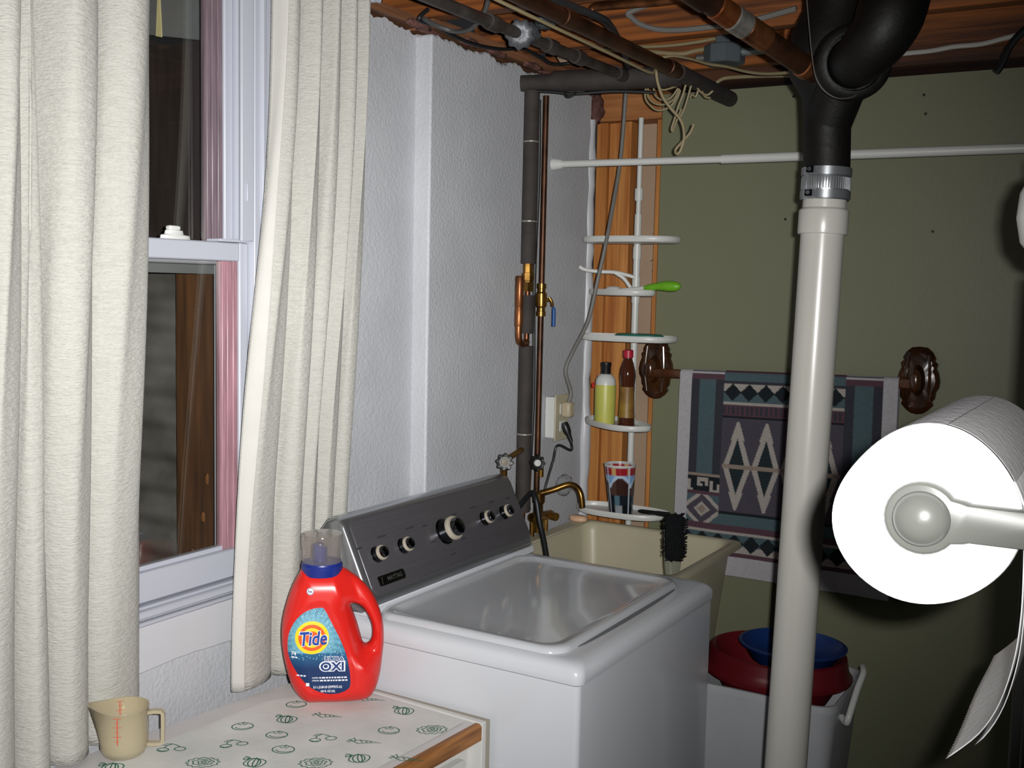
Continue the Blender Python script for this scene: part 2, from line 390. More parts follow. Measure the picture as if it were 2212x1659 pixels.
for k, pts in enumerate(([(0.19, 3.187, 1.80), (0.205, 3.187, 1.82), (0.215, 3.188, 1.85)], [(0.17, 3.187, 1.775), (0.195, 3.187, 1.795), (0.212, 3.188, 1.83)], [(0.165, 3.187, 1.69), (0.19, 3.186, 1.70), (0.212, 3.187, 1.72)], [(0.17, 3.187, 1.66), (0.19, 3.186, 1.655), (0.212, 3.187, 1.66)])):
    t = MB(); t.tube(catmull(pts, 5), 0.0018, n=6); obj('crack_strand', t, CABLEG, wbk)
for (px, pz) in ((0.625, 2.155), (0.978, 2.135), (0.985, 2.085), (0.617, 1.81), (1.02, 1.772), (1.62, 1.6)):
    t = MB(); t.lathe([(0.0, -0.0012), (0.003, -0.001), (0.0038, 0)], n=10, M=axis_matrix((px, 3.0995, pz), (0, 1, 0))); obj('nail_mark', t, BLACKP, wbk)
tb = MB(); tb.box((0.795, 3.0585, 2.208), (0.845, 3.0592, 2.236)); obj('paper_tag', tb, DRYBACK, wbk)

# ---- floor and ceiling
fb = MB(); fb.box((-0.12, -1.6, -0.05), (3.2, 3.3, 0.0)); struct('floor', fb, CONCRETE)
cb = MB(); cb.box((-0.12, -1.6, 2.425), (3.2, 3.3, 2.445)); ceil = struct('ceiling', cb, SUBF)
for k in range(11):
    y0 = 1.62+k*0.15; p = MB(); p.box((-0.1, y0, 2.409), (3.2, y0+0.144, 2.424)); obj('subfloor_plank', p, SUBF, ceil)
for y in (0.89, 1.30, 1.71, 2.135, 2.545, 2.945):
    j = MB(); j.box((-0.1, y, 2.222), (3.2, y+0.040, 2.408)); obj('joist', j, JOIST, ceil, bevel=.003)
for (x, y0, y1) in ((0.60, 2.585, 2.945), (1.55, 2.175, 2.545)):
    j = MB(); j.box((x, y0, 2.26), (x+0.04, y1, 2.40)); obj('blocking', j, JOIST, ceil, bevel=.002)
for k, (y, x) in enumerate(((2.10, 0.05), (2.16, 0.035), (2.30, 0.06), (2.44, 0.055), (2.62, 0.06), (2.72, 0.05), (2.93, 0.06), (2.99, 0.05))):
    lump('insulation_tuft', (x-.015, y, 2.20), 0.022, PINKFOAM, ceil, 30+k, n=9, sq=(.6, 2.2, .42))
lump('insulation_tuft', (0.032, 3.04, 2.15), 0.03, PINKFOAM, ceil, 88, n=9, sq=(.8, .9, 1.5))
# ragged cream spray between the joists against the wall
lump('foam_filler', (0.10, 2.70, 2.25), 0.03, DRYBACK, ceil, 77, n=6, sq=(.8, .6, 1.1))

# ---- window: white vinyl double-hung unit with a steel window well outside
wf = MB()
wf.box((-0.11, 1.600, 0.985), (0.004, 1.66, 2.32)); wf.box((-0.11, 0.62, 0.985), (0.004, 0.68, 2.32)); wf.box((-0.11, 0.68, 2.26), (0.004, 1.60, 2.32)); wf.box((-0.11, 0.68, 0.985), (-0.001, 1.60, 1.004))
win = struct('window_1', wf, VINYL, bevel=.002)
b = MB(); b.box((-0.001, 1.617, 1.0), (0.010, 1.626, 2.32)); obj('jamb_stop', b, VINYL, win, bevel=.002)
b = MB(); b.box((-0.005, 1.566, 1.677), (0.003, 1.5985, 2.258)); obj('track_cover', b, VINYL, win, bevel=.002)
b = MB(); b.box((0.003, 1.578, 1.755), (0.006, 1.583, 1.79)); obj('tilt_clip', b, VINYL, win, bevel=.001)
def sash(nm, x0, x1, z0, z1, top, bot):
    s = MB(); s.box((x0, 1.575, z0), (x1, 1.5985, z1)); s.box((x0, 0.682, z0), (x1, 0.722, z1)); s.box((x0, 0.722, z1-top), (x1, 1.575, z1)); s.box((x0, 0.722, z0), (x1, 1.575, z0+bot))
    o = obj(nm, s, VINYL, win, bevel=.003)
    for k, (a, c) in enumerate(((1.5385, 1.5475), (1.5490, 1.5600), (1.5615, 1.5735))):
        q = MB(); q.box((x0+.006+.003*k, a, z0+bot), (x1-.010+.003*k, c, z1-top)); obj('glazing_bead', q, VINYLREFL if nm == 'lower_sash' else VINYLMAUVE, o, bevel=.001)
    q = MB(); q.box((x0+.006, 0.723, z0+bot-.001), (x1-.012, 1.539, z0+bot+.008)); obj('glazing_bead', q, VINYL, o)
    q = MB(); q.box(((x0+x1)/2-.003, 0.722, z0+bot), ((x0+x1)/2+.001, 1.539, z1-top)); obj('pane', q, GLASS, o, smooth=0)
    return o
sash('upper_sash', -0.085, -0.052, 1.630, 2.259, 0.045, 0.035)
sash('lower_sash', -0.045, -0.012, 1.006, 1.674, 0.037, 0.058)
lk = MB(); lk.loft([[(-.030+.013*math.cos(a), 1.428+.036*math.sin(a), 1.6735) for a in [2*PI*i/20 for i in range(20)]], [(-.030+.012*math.cos(a), 1.428+.034*math.sin(a), 1.681) for a in [2*PI*i/20 for i in range(20)]], [(-.030+.010*math.cos(a), 1.425+.022*math.sin(a), 1.683) for a in [2*PI*i/20 for i in range(20)]], [(-.030+.009*math.cos(a), 1.425+.020*math.sin(a), 1.690) for a in [2*PI*i/20 for i in range(20)]]])
lo_ = obj('sash_lock', lk, WHITEP, win); t = MB(); t.box((-.037, 1.410, 1.690), (-.023, 1.436, 1.699)); obj('lock_lever', t, WHITEP, lo_, bevel=.003)
b = MB(); b.box((-0.046, 1.52, 1.6745), (-0.008, 1.5985, 1.680)); obj('rail_corner_cap', b, VINYL, win, bevel=.001)
sl = MB(); sl.box((-0.10, 0.60, 0.984), (0.012, 1.68, 0.9995)); sl.box((-.0, 0.60, 0.972), (0.017, 1.68, 0.981)); obj('sill', sl, VINYL, win, bevel=.004)
# well: timber reveal boards, corrugated steel, grey cover board
rv = MB(); rv.box((-0.29, 1.664, 0.80), (-0.122, 1.70, 1.62)); well = tag(obj('window_well', rv, WELLWOOD), 'brown timber board lining the window well outside the lower pane', 'window well')
b = MB(); b.box((-0.60, 1.662, 1.622), (-0.122, 1.70, 2.10)); obj('dark_board', b, WELLDARK, well)
b = MB(); b.prism([(-0.122, 2.085), (-0.60, 2.165), (-0.60, 2.45), (-0.122, 2.45)], 1.656, 1.70, lambda p, q, t: (p, t, q)); obj('cover_board', b, WELLBOARD, well)
b = MB(); b.box((-0.125, 0.62, 1.612), (-0.1205, 1.66, 1.640)); b.box((-0.125, 1.652, 1.0), (-0.121, 1.6635, 1.62)); obj('outer_trim', b, WELLBOARD, well)
st = MB(); n = 150
st.grid(lambda u, v: (-0.292-0.75*u, 1.715+0.008*math.cos(v*2*PI*11)-0.9*max(0, u-.4)**2, 0.80+0.82*v), 20, n)
wm = obj('corrugated_steel', st, WELLMETAL, well, smooth=180)
wm.modifiers.new('solid', 'SOLIDIFY').thickness = 0.003
b = MB(); b.prism([(-0.318, 2.115), (-0.336, 2.119), (-0.330, 2.200), (-0.327, 2.260)], 1.6535, 1.656, lambda p, q, t: (p, t, q)); obj('yellow_reflection_strip', b, mat('pale_yellow_reflection', '#f2e6ae', 0.6, var=.1, vscale=14), well)  # bright reflection in the glass, added as a pale coloured strip
for k in range(5):
    lump('dead_leaf', (-0.15-.022*k+.01*(k % 2), 1.660, 1.34-.085*k), 0.008, mat('dry_leaf', '#8a5a30', 0.8, var=.3), well, 50+k, n=4, sq=(.9, .3, 1.5))
gr = MB(); gr.box((-1.2, 0.4, 0.6), (-0.122, 2.0, 0.80)); struct('trim_2', gr, mat('well_gravel', '#4b4640', 0.95, var=.4, vscale=30, bump=1, bscale=40, bdist=.02))

# ================================================================== curtains
def curtain(name, label, top, bot, ztop, zbot, rod_loc, hem=None, nz=70, deep=1.0):
    root = thing(name, label, 'curtain', rod_loc, group='cream window curtains')
    top = [(y, .055+(x-.055)*deep) for y, x in top]
    T = catmull([(y, x, 0) for y, x in top], 7); B = catmull([(y, x, 0) for y, x in bot], 7); K = len(T)
    def pt(i, t):
        e = t*t*(3-2*t); p = T[i]*(1-e)+B[i]*e; z = ztop+(zbot-ztop)*t
        w = 0.004*math.sin(7*t+i*.35)*math.sin(PI*min(1, t*1.2))
        return (p[1]+w*.6, p[0]+w, z)
    mb = MB(); vs = [pt(i, j/nz) for j in range(nz+1) for i in range(K)]
    mb.add(vs, [(j*K+i, j*K+i+1, (j+1)*K+i+1, (j+1)*K+i) for j in range(nz) for i in range(K-1)])
    o = obj('cloth', mb, CURTAIN, root, smooth=180); o.modifiers.new('solid', 'SOLIDIFY').thickness = 0.002
    if hem:
        side, w = hem; rng_ = range(0, w) if side == 0 else range(K-w, K)
        mb = MB(); r = list(rng_); q = len(r); vs = []
        for j in range(nz+1):
            for i in r:
                p = pt(i, j/nz); vs.append((p[0]+0.0035, p[1]-.0005, p[2]))
        mb.add(vs, [(j*q+i, j*q+i+1, (j+1)*q+i+1, (j+1)*q+i) for j in range(nz) for i in range(q-1)])
        h = obj('hem_facing', mb, HEM, o, smooth=180); h.modifiers.new('solid', 'SOLIDIFY').thickness = 0.0015
    return root, pt, K
def folds(edges, hs, base):
    out = []
    for k in range(len(edges)-1):
        a, b = edges[k], edges[k+1]; w = b-a; h = hs[k]; z0 = base[k]
        out += [(a+.015*w, z0), (a+.10*w, z0+.55*h), (a+.30*w, z0+h), (a+.56*w, z0+.97*h), (a+.80*w, z0+.66*h), (b-.03*w, z0+.16*h)]
    return out
curtain('window_curtain', 'wide cream woven curtain with broad folds left of the dark window pane',
        folds([.66, .76, .88, .985, 1.062, 1.082, 1.195, 1.312], [.06, .06, .06, .065, .02, .075, .062], [.03, .03, .03, .03, .035, .032, .030]),
        folds([.64, .73, .84, .935, 1.03, 1.098, 1.182, 1.298], [.06, .06, .06, .06, .045, .040, .026], [.03, .03, .03, .03, .025, .018, .014]),
        2.207, 0.797, (0.05, 0.95, 0.797))
curtain('window_curtain', 'narrow gathered cream curtain with a white lined edge behind the red jug',
        folds([1.612, 1.672, 1.728, 1.780, 1.832, 1.880], [.045, .055, .058, .06, .06], [.035, .035, .034, .032, .026]),
        folds([1.492, 1.605, 1.685, 1.740, 1.800, 1.860], [.022, .034, .028, .030, .028], [.045, .040, .026, .022, .018]),
        2.207, 0.800, (0.06, 1.64, 0.80), hem=(0, 11))
cr = thing('curtain_rod', 'slim white rod carrying both cream curtains under the joists', 'rod', (0.05, 1.25, 2.212))
q = MB(); q.tube([(0.052, 0.56, 2.2135), (0.052, 1.93, 2.2135)], .0058, n=12); obj('rod_tube', q, VINYL, cr)
for y in (0.60, 1.905):
    q = MB(); q.box((0.0005, y-.012, 2.150), (0.004, y+.012, 2.2195)); q.box((0.004, y-.006, 2.204), (0.060, y+.006, 2.2075)); obj('rod_bracket', q, VINYL, cr, bevel=.001)

# ================================================================== counter on the left
# the worktop stands very slightly askew to the wall
A_ = math.radians(-3.4)
ctop = 0.79
top_poly = [(0.512, 1.652), (0.498-0.0594*10.0/10, 1.416-1.0), (0.0, 0.40), (0.020, 1.0), (0.036, 1.22), (0.078, 1.560), (0.100, 1.672)]
top_poly[1] = (0.512-0.0594*1.25, 1.652-1.25)
wt = MB(); wt.prism(top_poly, ctop-0.026, ctop, lambda p, q, t: (p, q, t))
counter = thing('base_cabinet', 'white base cabinet with grey white worktop and oak edge under the red jug', 'cabinet', (0.28, 1.1, 0))
obj('worktop', wt, LAMINATE, counter, bevel=.002)
d = Vector((0.512-top_poly[1][0], 1.652-top_poly[1][1], 0)).normalized(); nrm = Vector((d.y, -d.x, 0))
def along(s, off, z): p = Vector((0.512, 1.652, 0))-d*s+nrm*off; return (p.x, p.y, z)
ed = MB(); ed.loft([[along(0, -.001, ctop-.032), along(0, .013, ctop-.030), along(0, .013, ctop-.004), along(0, .008, ctop+.0005), along(0, -.001, ctop+.0005)], [along(1.25, -.001, ctop-.032), along(1.25, .013, ctop-.030), along(1.25, .013, ctop-.004), along(1.25, .008, ctop+.0005), along(1.25, -.001, ctop+.0005)]])
obj('oak_edge', ed, OAK, counter)
fb_ = MB()
fb_.loft([[along(0.0, -.02, 0.10), along(0.0, -.02, ctop-.027), along(0.0, -.42, ctop-.027), along(0.0, -.42, 0.10)], [along(1.2, -.02, 0.10), along(1.2, -.02, ctop-.027), along(1.2, -.42, ctop-.027), along(1.2, -.42, 0.10)]])
obj('carcass', fb_, CABW, counter, bevel=.002)
# end panel between the counter and the washer, with a beige outer edge
def lp(p, q, t): return (p, q, t)
ep = MB(); ep.prism([(0.105, 1.675), (0.524, 1.6545), (0.524, 1.668), (0.105, 1.680)], 0.0, ctop+.001, lp); obj('end_panel', ep, CABW, counter, bevel=.001)
ep = MB(); ep.prism([(0.105, 1.6805), (0.5245, 1.6685), (0.5255, 1.6795), (0.105, 1.6845)], 0.0, ctop+.0005, lp); obj('panel_edge', ep, BEIGE, counter)
for k in range(3):
    s0 = 0.03+k*0.4; dd = MB(); dd.loft([[along(s0, -.019, .12), along(s0, -.001, .12), along(s0, -.001, ctop-.06), along(s0, -.019, ctop-.06)], [along(s0+.37, -.019, .12), along(s0+.37, -.001, .12), along(s0+.37, -.001, ctop-.06), along(s0+.37, -.019, ctop-.06)]])
    do = obj('door', dd, CABW, counter, bevel=.004)
    kb = MB(); kb.lathe([(0.006, 0), (0.006, .012), (.013, .016), (.014, .022), (0.0, .026)], n=14, M=axis_matrix(along(s0+.05, -.001, .66), nrm)); obj('knob', kb, KNOBW, do)
kk = MB(); kk.loft([[along(0.01, -.06, 0.0), along(0.01, -.06, .10), along(.01, -.40, .10), along(.01, -.40, 0)], [along(1.19, -.06, 0), along(1.19, -.06, .10), along(1.19, -.40, .10), along(1.19, -.40, 0)]]); obj('toe_kick', kk, BEIGE, counter)

# ---- printed paper sheet lying on the worktop
def bulge(x, y):
    h = 0.0012+0.0010*math.sin(31*x+9*y)*math.sin(17*y-8*x)
    h += 0.0016*math.exp(-((x-0.33)**2+(y-1.60)**2)/0.004)
    return ctop+max(0.0006, h)
corners = [Vector((0.118, 1.515)), Vector((0.245, 1.668)), Vector((0.492, 1.643)), Vector((0.418, 0.55)), Vector((0.02+.05, 0.60)), Vector((0.098, 1.232))]
sheet = MB()
def sheet_pt(u, v):
    # v: 0 far end .. 1 near end; u: 0 wall side .. 1 room side
    def L(t):
        if t < .12: a = t/.12; return Vector((0.205, 1.655)).lerp(Vector((0.122, 1.515)), a)
        if t < .4: a = (t-.12)/.28; return Vector((0.122, 1.515)).lerp(Vector((0.098, 1.230)), a)
        return Vector((0.098, 1.230)).lerp(Vector((0.070, 0.60)), (t-.4)/.6)
    def R(t): return Vector((0.492, 1.643)).lerp(Vector((0.424, 0.56)), t)
    p = L(v).lerp(R(v), u); return (p.x, p.y, bulge(p.x, p.y))
sheet.grid(sheet_pt, 60, 120)
shr = obj('paper_sheet', sheet, mat('printed_paper_sheet', '#dfdeda', 0.85, var=.10, vscale=9, col2='#c9ccc8', bump=.2, bscale=60), smooth=180)
tag(shr, 'white paper sheet printed with green vegetables lying on the worktop', 'paper sheet')
INK = mat('dark_green_ink', '#2f6f57', 0.8, var=.25, vscale=60)
def ell(cx, cy, rx, ry, a0=0, a1=360, n=18, wob=0, k=5): return [(cx+rx*(1+wob*math.sin(k*math.radians(a0+(a1-a0)*i/n)))*math.cos(math.radians(a0+(a1-a0)*i/n)), cy+ry*(1+wob*math.sin(k*math.radians(a0+(a1-a0)*i/n)))*math.sin(math.radians(a0+(a1-a0)*i/n))) for i in range(n+1)]
MOTIF = {
 'pepper': [ell(.05, 0, .95, .85, n=22, wob=.05, k=4), ell(0, 0, .55, .8), ell(.1, 0, .2, .78), [(-.5, .75), (-.7, 1.1), (-1.1, 1.25)], [(-.9, .55), (-.55, .8), (-.1, .85), (.1, 1.0)], ell(-.9, .75, .22, .2)],
 'tomato': [ell(0, 0, 1, .82, n=24), [(-.45, .55), (-.2, .3), (0, .62), (.15, .28), (.4, .6)], [(0, .62), (.1, 1.0)], ell(.1, .05, .8, .6, 200, 330)],
 'carrot': [[(-1.1, .25), (-.5, .45), (.2, .2), (1.5, -.45), (.2, -.25), (-.6, -.35), (-1.1, .25)], [(-1.1, .25), (-1.5, .7), (-1.2, .6), (-1.0, 1.0), (-.85, .35)], [(-.4, .3), (-.2, -.1)], [(.1, .1), (.2, -.15)], [(-1.2, .3), (-1.7, .35), (-1.4, .05)], [(.5, 0), (.6, -.2)]],
 'cherry': [ell(-.7, -.5, .5, .38), ell(.75, -.15, .5, .38), [(-.7, -.15), (-.6, .4), (-.15, .8), (.3, .55), (.7, .2)], [(-.15, .8), (-.7, .75), (-1.0, .4), (-.5, .45), (-.15, .8)], ell(-.7, -.55, .32, .22, 190, 350)],
 'lettuce': [ell(0, 0, 1.15, .8, n=44, wob=.09, k=12), ell(0, .05, .75, .5, n=30, wob=.12, k=7), ell(.05, .05, .42, .28, n=20, wob=.1, k=5), ell(.05, .05, .16, .12)],
}
def motif(kind, c, size, rot):
    mb = MB(); ca, sa = math.cos(rot), math.sin(rot)
    for st_ in MOTIF[kind]:
        P = [(c[0]+size*(ca*x-sa*y), c[1]+size*(sa*x+ca*y)) for x, y in st_]; n_ = len(P); vs = []
        for i, (x, y) in enumerate(P):
            a, b = P[max(0, i-1)], P[min(n_-1, i+1)]; tx, ty = b[0]-a[0], b[1]-a[1]; l = math.hypot(tx, ty) or 1
            w = 0.0011
            for s_ in (-1, 1):
                xx, yy = x-ty/l*w*s_, y+tx/l*w*s_; vs.append((xx, yy, bulge(xx, yy)+0.0004))
        mb.add(vs, [(2*i, 2*i+1, 2*i+3, 2*i+2) for i in range(n_-1)])
    obj('printed_vegetable', mb, INK, shr, smooth=0)
ROT = math.radians(38)
for kind, (x, y, z) in (('pepper', (0.2116, 1.4688, 0.7910)), ('carrot', (0.2655, 1.5231, 0.7910)), ('tomato', (0.1688, 1.3994, 0.7910)), ('tomato', (0.2455, 1.4064, 0.7910)), ('cherry', (0.2084, 1.3391, 0.7910)), ('cherry', (0.3219, 1.4428, 0.7910)), ('tomato', (0.2977, 1.3664, 0.7910)), ('carrot', (0.3944, 1.4698, 0.7910)), ('tomato', (0.3994, 1.5334, 0.7910)), ('lettuce', (0.4632, 1.5784, 0.7910)), ('lettuce', (0.2196, 1.2554, 0.7910)), ('pepper', (0.2935, 1.3000, 0.7910)), ('lettuce', (0.3781, 1.3581, 0.7910)), ('pepper', (0.4294, 1.4093, 0.7910)), ('cherry', (0.1337, 1.2666, 0.7910)), ('pepper', (0.3693, 1.6194, 0.7910)), ('carrot', (0.2812, 1.6298, 0.7910)), ('pepper', (0.1108, 1.1583, 0.7910)), ('tomato', (0.1783, 1.5324, 0.7910)), ('carrot', (0.4983, 1.4550, 0.7910)), ('lettuce', (0.2078, 1.1597, 0.7910))):
    motif(kind, (x, y), 0.019 if kind != 'lettuce' else 0.023, ROT+random.uniform(-.15, .15))

# ---- red detergent jug
jug = thing('detergent_jug', 'red laundry detergent jug with blue spout and clear cap', 'detergent jug', (0.222, 1.588, ctop+0.0035), math.radians(38))
SX = 0.217e-3; SZ = 0.2295e-3
def J(zx, zy): return ((zx-610)*SX, (1520-zy)*SZ)
outl = [J(*p) for p in ((395, 1518), (318, 1470), (250, 1370), (200, 1215), (168, 1050), (160, 900), (176, 765), (216, 620), (262, 505), (315, 415), (345, 378), (520, 372), (680, 378), (765, 425), (855, 492), (942, 592), (1010, 720), (1048, 850), (1058, 1000), (1046, 1150), (1026, 1300), (988, 1420), (910, 1500), (700, 1520), (500, 1520))]
outl = [(p.x, p.y) for p in catmull([(a, b_, 0) for a, b_ in outl], 4, closed=True)]
hole = [J(*p) for p in ((762, 692), (800, 682), (860, 712), (912, 782), (946, 862), (956, 950), (940, 1012), (902, 1042), (872, 1032), (850, 960), (820, 860), (785, 770))]
hole = [(p.x, p.y) for p in catmull([(a, b_, 0) for a, b_ in hole], 3, closed=True)]
lab = [J(*p) for p in ((510, 668), (545, 690), (600, 790), (660, 900), (710, 1010), (745, 1120), (765, 1230), (768, 1320), (745, 1360), (680, 1392), (600, 1400), (520, 1385), (430, 1340), (345, 1265), (275, 1170), (232, 1080), (222, 980), (235, 890), (275, 800), (340, 725), (420, 682))]
lab = [(p.x, p.y) for p in catmull([(a, b_, 0) for a, b_ in lab], 4, closed=True)]
divide = [J(*p) for p in ((600, 300), (700, 560), (760, 700), (800, 860), (830, 990), (860, 1100), (930, 1180), (1100, 1240), (1100, 300))]
RB, HB = 0.044, 0.050
def jug_depth(X, Z):
    """half depth of the jug at (x, z): thick body, thinner grip, shallow panel round the label"""
    dl = poly_sdf(X, Z, divide); h = HB-0.026*np.clip((-dl+0.008)/0.030, 0, 1)
    h = h-0.010*np.clip((Z-0.16)/0.10, 0, 1)
    pl_ = poly_sdf(X, Z, lab); h = h-0.0032*np.clip((0.009-pl_)/0.005, 0, 1)*0.9
    return h
def jug_front(X, Z):
    d2 = np.maximum(poly_sdf(X, Z, outl), -poly_sdf(X, Z, hole)); h = jug_depth(X, Z); r = np.minimum(RB, h*0.92)
    q = np.clip(d2+r, 0, r*0.999); return (h-r)+np.sqrt(r*r-q*q)
hs = 0.0032; xs = np.arange(-0.106, 0.106, hs); ys = np.arange(-0.060, 0.0605, hs); zs = np.arange(-0.008, 0.272, hs)
XX, ZZ = np.meshgrid(xs, zs, indexing='ij'); D2 = np.maximum(poly_sdf(XX, ZZ, outl), -poly_sdf(XX, ZZ, hole)); HH = jug_depth(XX, ZZ); RR = np.minimum(RB, HH*0.92)
qa = (D2+RR)[:, None, :]; qb = np.abs(ys)[None, :, None]-(HH-RR)[:, None, :]
ff = np.minimum(np.maximum(qa, qb), 0)+np.sqrt(np.maximum(qa, 0)**2+np.maximum(qb, 0)**2)-RR[:, None, :]
V, Fc = surface_nets(ff, (xs[0], ys[0], zs[0]), hs)
V[:, 2] = np.maximum(V[:, 2], 0.0)
jb = MB(); jb.add(V.tolist(), Fc); jbo = obj('body', jb, REDP, jug, smooth=180, local=True)
# label print: blue burst, darker towards its lower edge
nL = 110; lx = np.linspace(min(p[0] for p in lab), max(p[0] for p in lab), nL); lz = np.linspace(min(p[1] for p in lab), max(p[1] for p in lab), nL)
LX, LZ = np.meshgrid(lx, lz, indexing='ij'); ld = poly_sdf(LX, LZ, lab); YF = jug_front(LX, LZ)
# label trimmed to its outline: vertices just outside are pulled onto it
gx, gz = np.gradient(ld, lx, lz); gl = np.sqrt(gx*gx+gz*gz)+1e-9; stepx = lx[1]-lx[0]
near = (ld > 0); LX2 = np.where(near, LX-gx/gl*ld, LX); LZ2 = np.where(near, LZ-gz/gl*ld, LZ); YF = jug_front(LX2, LZ2)
keep = ld < 0.0016
bx0, bz0 = J(435, 915)
rad = np.hypot(LX2-bx0, LZ2-bz0); ang = np.arctan2(LZ2-bz0, LX2-bx0)
def mixc(a, b_, t): t = np.clip(t, 0, 1)[..., None]; return np.array(a)*(1-t)+np.array(b_)*t
colr = mixc(lin('#74adc0'), lin('#256a8a'), (rad-0.028)/0.045); colr = colr*(1+0.22*np.sin(ang*26)*np.clip((rad-.03)/.02, 0, 1))[..., None]
zl = (LZ2-J(0, 1100)[1]); colr = np.where((zl < 0.012)[..., None], mixc(colr.reshape(-1, 3).mean(0)*0+np.array(lin('#24608a')), lin('#132f5c'), (0.012-zl)/0.03), colr)
spk = rng.random((nL, nL)); colr = np.where(((spk > .965) & (zl > .0) & (rad > .034))[..., None], np.array(lin('#bfe0ea')), colr)
lm = MB(); lv = np.stack([LX2, -YF-0.0007, LZ2], -1).reshape(-1, 3); ok = keep.reshape(-1)
ids = -np.ones(nL*nL, int); ids[ok] = np.arange(ok.sum()); q = []
for i in range(nL-1):
    for j in range(nL-1):
        a = [i*nL+j, (i+1)*nL+j, (i+1)*nL+j+1, i*nL+j+1]
        if ok[a].all(): q.append(tuple(int(t) for t in ids[a]))
lm.add(lv[ok].tolist(), q)
lbo = obj('front_label', lm, mat('blue_label_print', '#2f7fa0', 0.35, var=.04, attr='print', vscale=30), jug, smooth=180, local=True, colors=colr.reshape(-1, 3)[ok])
def on_jug(name, v2, f, mt, lift, parent=None):
    X = np.array([p[0] for p in v2]); Z = np.array([p[1] for p in v2]); Y = jug_front(X, Z); mb = MB()
    mb.add([(x, -y-lift, z) for x, y, z in zip(X, Y, Z)], f); return obj(name, mb, mt, parent or lbo, smooth=0, local=True)
def flat(nm, col): return mat(nm, col, 0.4, var=.03)
YEL = flat('yellow_print', '#f7cf22'); ORA = flat('orange_print', '#ef5a22'); BLU = flat('blue_print', '#1d3f95'); WHT = flat('white_print', '#e6e8ee'); NAV = flat('navy_print', '#1c3470')
def disc2(cx, cz, r, n=40, rr=0.0):
    v = []; f = []; rings = 5
    for k in range(rings+1):
        q = rr+(r-rr)*k/rings
        for i in range(n): a = 2*PI*i/n; v.append((cx+q*math.cos(a), cz+q*math.sin(a)))
    for k in range(rings):
        for i in range(n): f.append((k*n+i, k*n+(i+1) % n, (k+1)*n+(i+1) % n, (k+1)*n+i))
    return v, f
RL = 0.0318
for r0, r1, mt, lf in ((0.0005, RL, YEL, .0012), (0.0005, RL*.80, ORA, .0015), (0.0005, RL*.60, YEL, .0018), (0.0005, RL*.40, ORA, .0021)):
    v, f = disc2(bx0, bz0, r1, rr=r0); on_jug('bullseye_ring', v, f, mt, lf)
def jug_text(s, zx, zy, size, mt, lift, weight=0., shear=0., width=None, rot=0.):
    cx, cz = J(zx, zy); v, f = text2d(s, size, weight, shear, width=width); c_, s_ = math.cos(rot), math.sin(rot)
    v = [(cx+x*c_-y*s_, cz+x*s_+y*c_) for x, y in v]; return on_jug('lettering', v, f, mt, lift)
jug_text('Tide', 440, 925, 0.037, WHT, .0030, .0019, .18, width=.0535, rot=.05)
jug_text('Tide', 440, 925, 0.037, BLU, .0034, .0009, .18, width=.0505, rot=.05)
jug_text('ULTRA', 625, 1097, 0.0115, WHT, .0012, .0009, width=.0380); jug_text('ULTRA', 625, 1097, 0.0115, NAV, .0022, .0002, width=.0358)
jug_text('OXI', 612, 1163, 0.0225, WHT, .0012, .0026, width=.0490); jug_text('OXI', 612, 1163, 0.0225, NAV, .0024, .0007, width=.0435)
jug_text('74', 277, 1052, 0.0098, WHT, .0012, .0003)
jug_text('CAUTION:', 465, 1255, 0.0036, WHT, .0012, .0001, width=.012); jug_text('ATTENTION:', 468, 1279, 0.0036, WHT, .0012, .0001, width=.0135)
jug_text('3.1 L (3.28 US QT/PTE É.-U.)', 572, 1335, 0.0062, WHT, .0012, .0002, width=.0535)
jug_text('105 FL OZ LIQ.', 574, 1372, 0.0062, WHT, .0012, .0002, width=.027)
for zx0, zx1, zy in ((500, 740, 1255), (506, 748, 1279), (303, 383, 1237), (255, 310, 1083)):
    x = zx0; mb_v = []; mb_f = []
    while x < zx1:
        w = random.uniform(12, 34); a = J(x, zy-6); b_ = J(min(x+w, zx1), zy+6); n0 = len(mb_v)
        mb_v += [(a[0], a[1]), (b_[0], a[1]), (b_[0], b_[1]), (a[0], b_[1])]; mb_f.append((n0, n0+1, n0+2, n0+3)); x += w+7
    on_jug('fine_print', mb_v, mb_f, WHT, .0011)
a = J(385, 1298); b_ = J(414, 1326); on_jug('fine_print', [(a[0], a[1]), (b_[0], a[1]), (b_[0], b_[1]), (a[0], b_[1])], [(0, 1, 2, 3)], WHT, .0011)
cx, cz = J(416, 532); v, f = disc2(cx, cz, 0.0068, rr=.0005); on_jug('round_mark', v, f, WHT, .0012, jug)
v, f = disc2(cx, cz, 0.0066, rr=.0056); on_jug('round_mark', v, f, NAV, .0014, jug); v, f = text2d('he', .0075, .0002); on_jug('lettering', [(cx+x, cz+y) for x, y in v], f, NAV, .0014, jug)
nx_ = J(508, 0)[0]
T0 = Matrix.Translation((nx_, 0, J(0, 378)[1]-0.012))
c1 = MB(); c1.lathe([(0.0, 0), (0.0385, 0), (0.0395, .003), (0.0395, .019), (0.0378, .021), (0.0375, .024), (0.030, .026), (0.0, .026)], n=36, M=T0); obj('blue_collar', c1, BLUEP, jug, local=True)
c2 = MB(); c2.prism([(0.014*math.cos(t)-.004, 0.015*math.sin(t)) for t in [2*PI*i/18 for i in range(18)]], .024, .052, lambda p, q_, t: T0 @ Vector((p, q_, t+(.006 if p < 0 and t > .03 else 0)))); obj('pour_spout', c2, BLUEP, jug, local=True, bevel=.001)
c3 = MB(); c3.lathe([(0.0372, .0225), (0.0365, .032), (0.0362, .045), (0.0385, .060), (0.0388, .074), (0.0375, .078), (0.0, .080), ], n=40, M=T0); oc = obj('clear_cap', c3, CLEARCAP, jug, local=True)

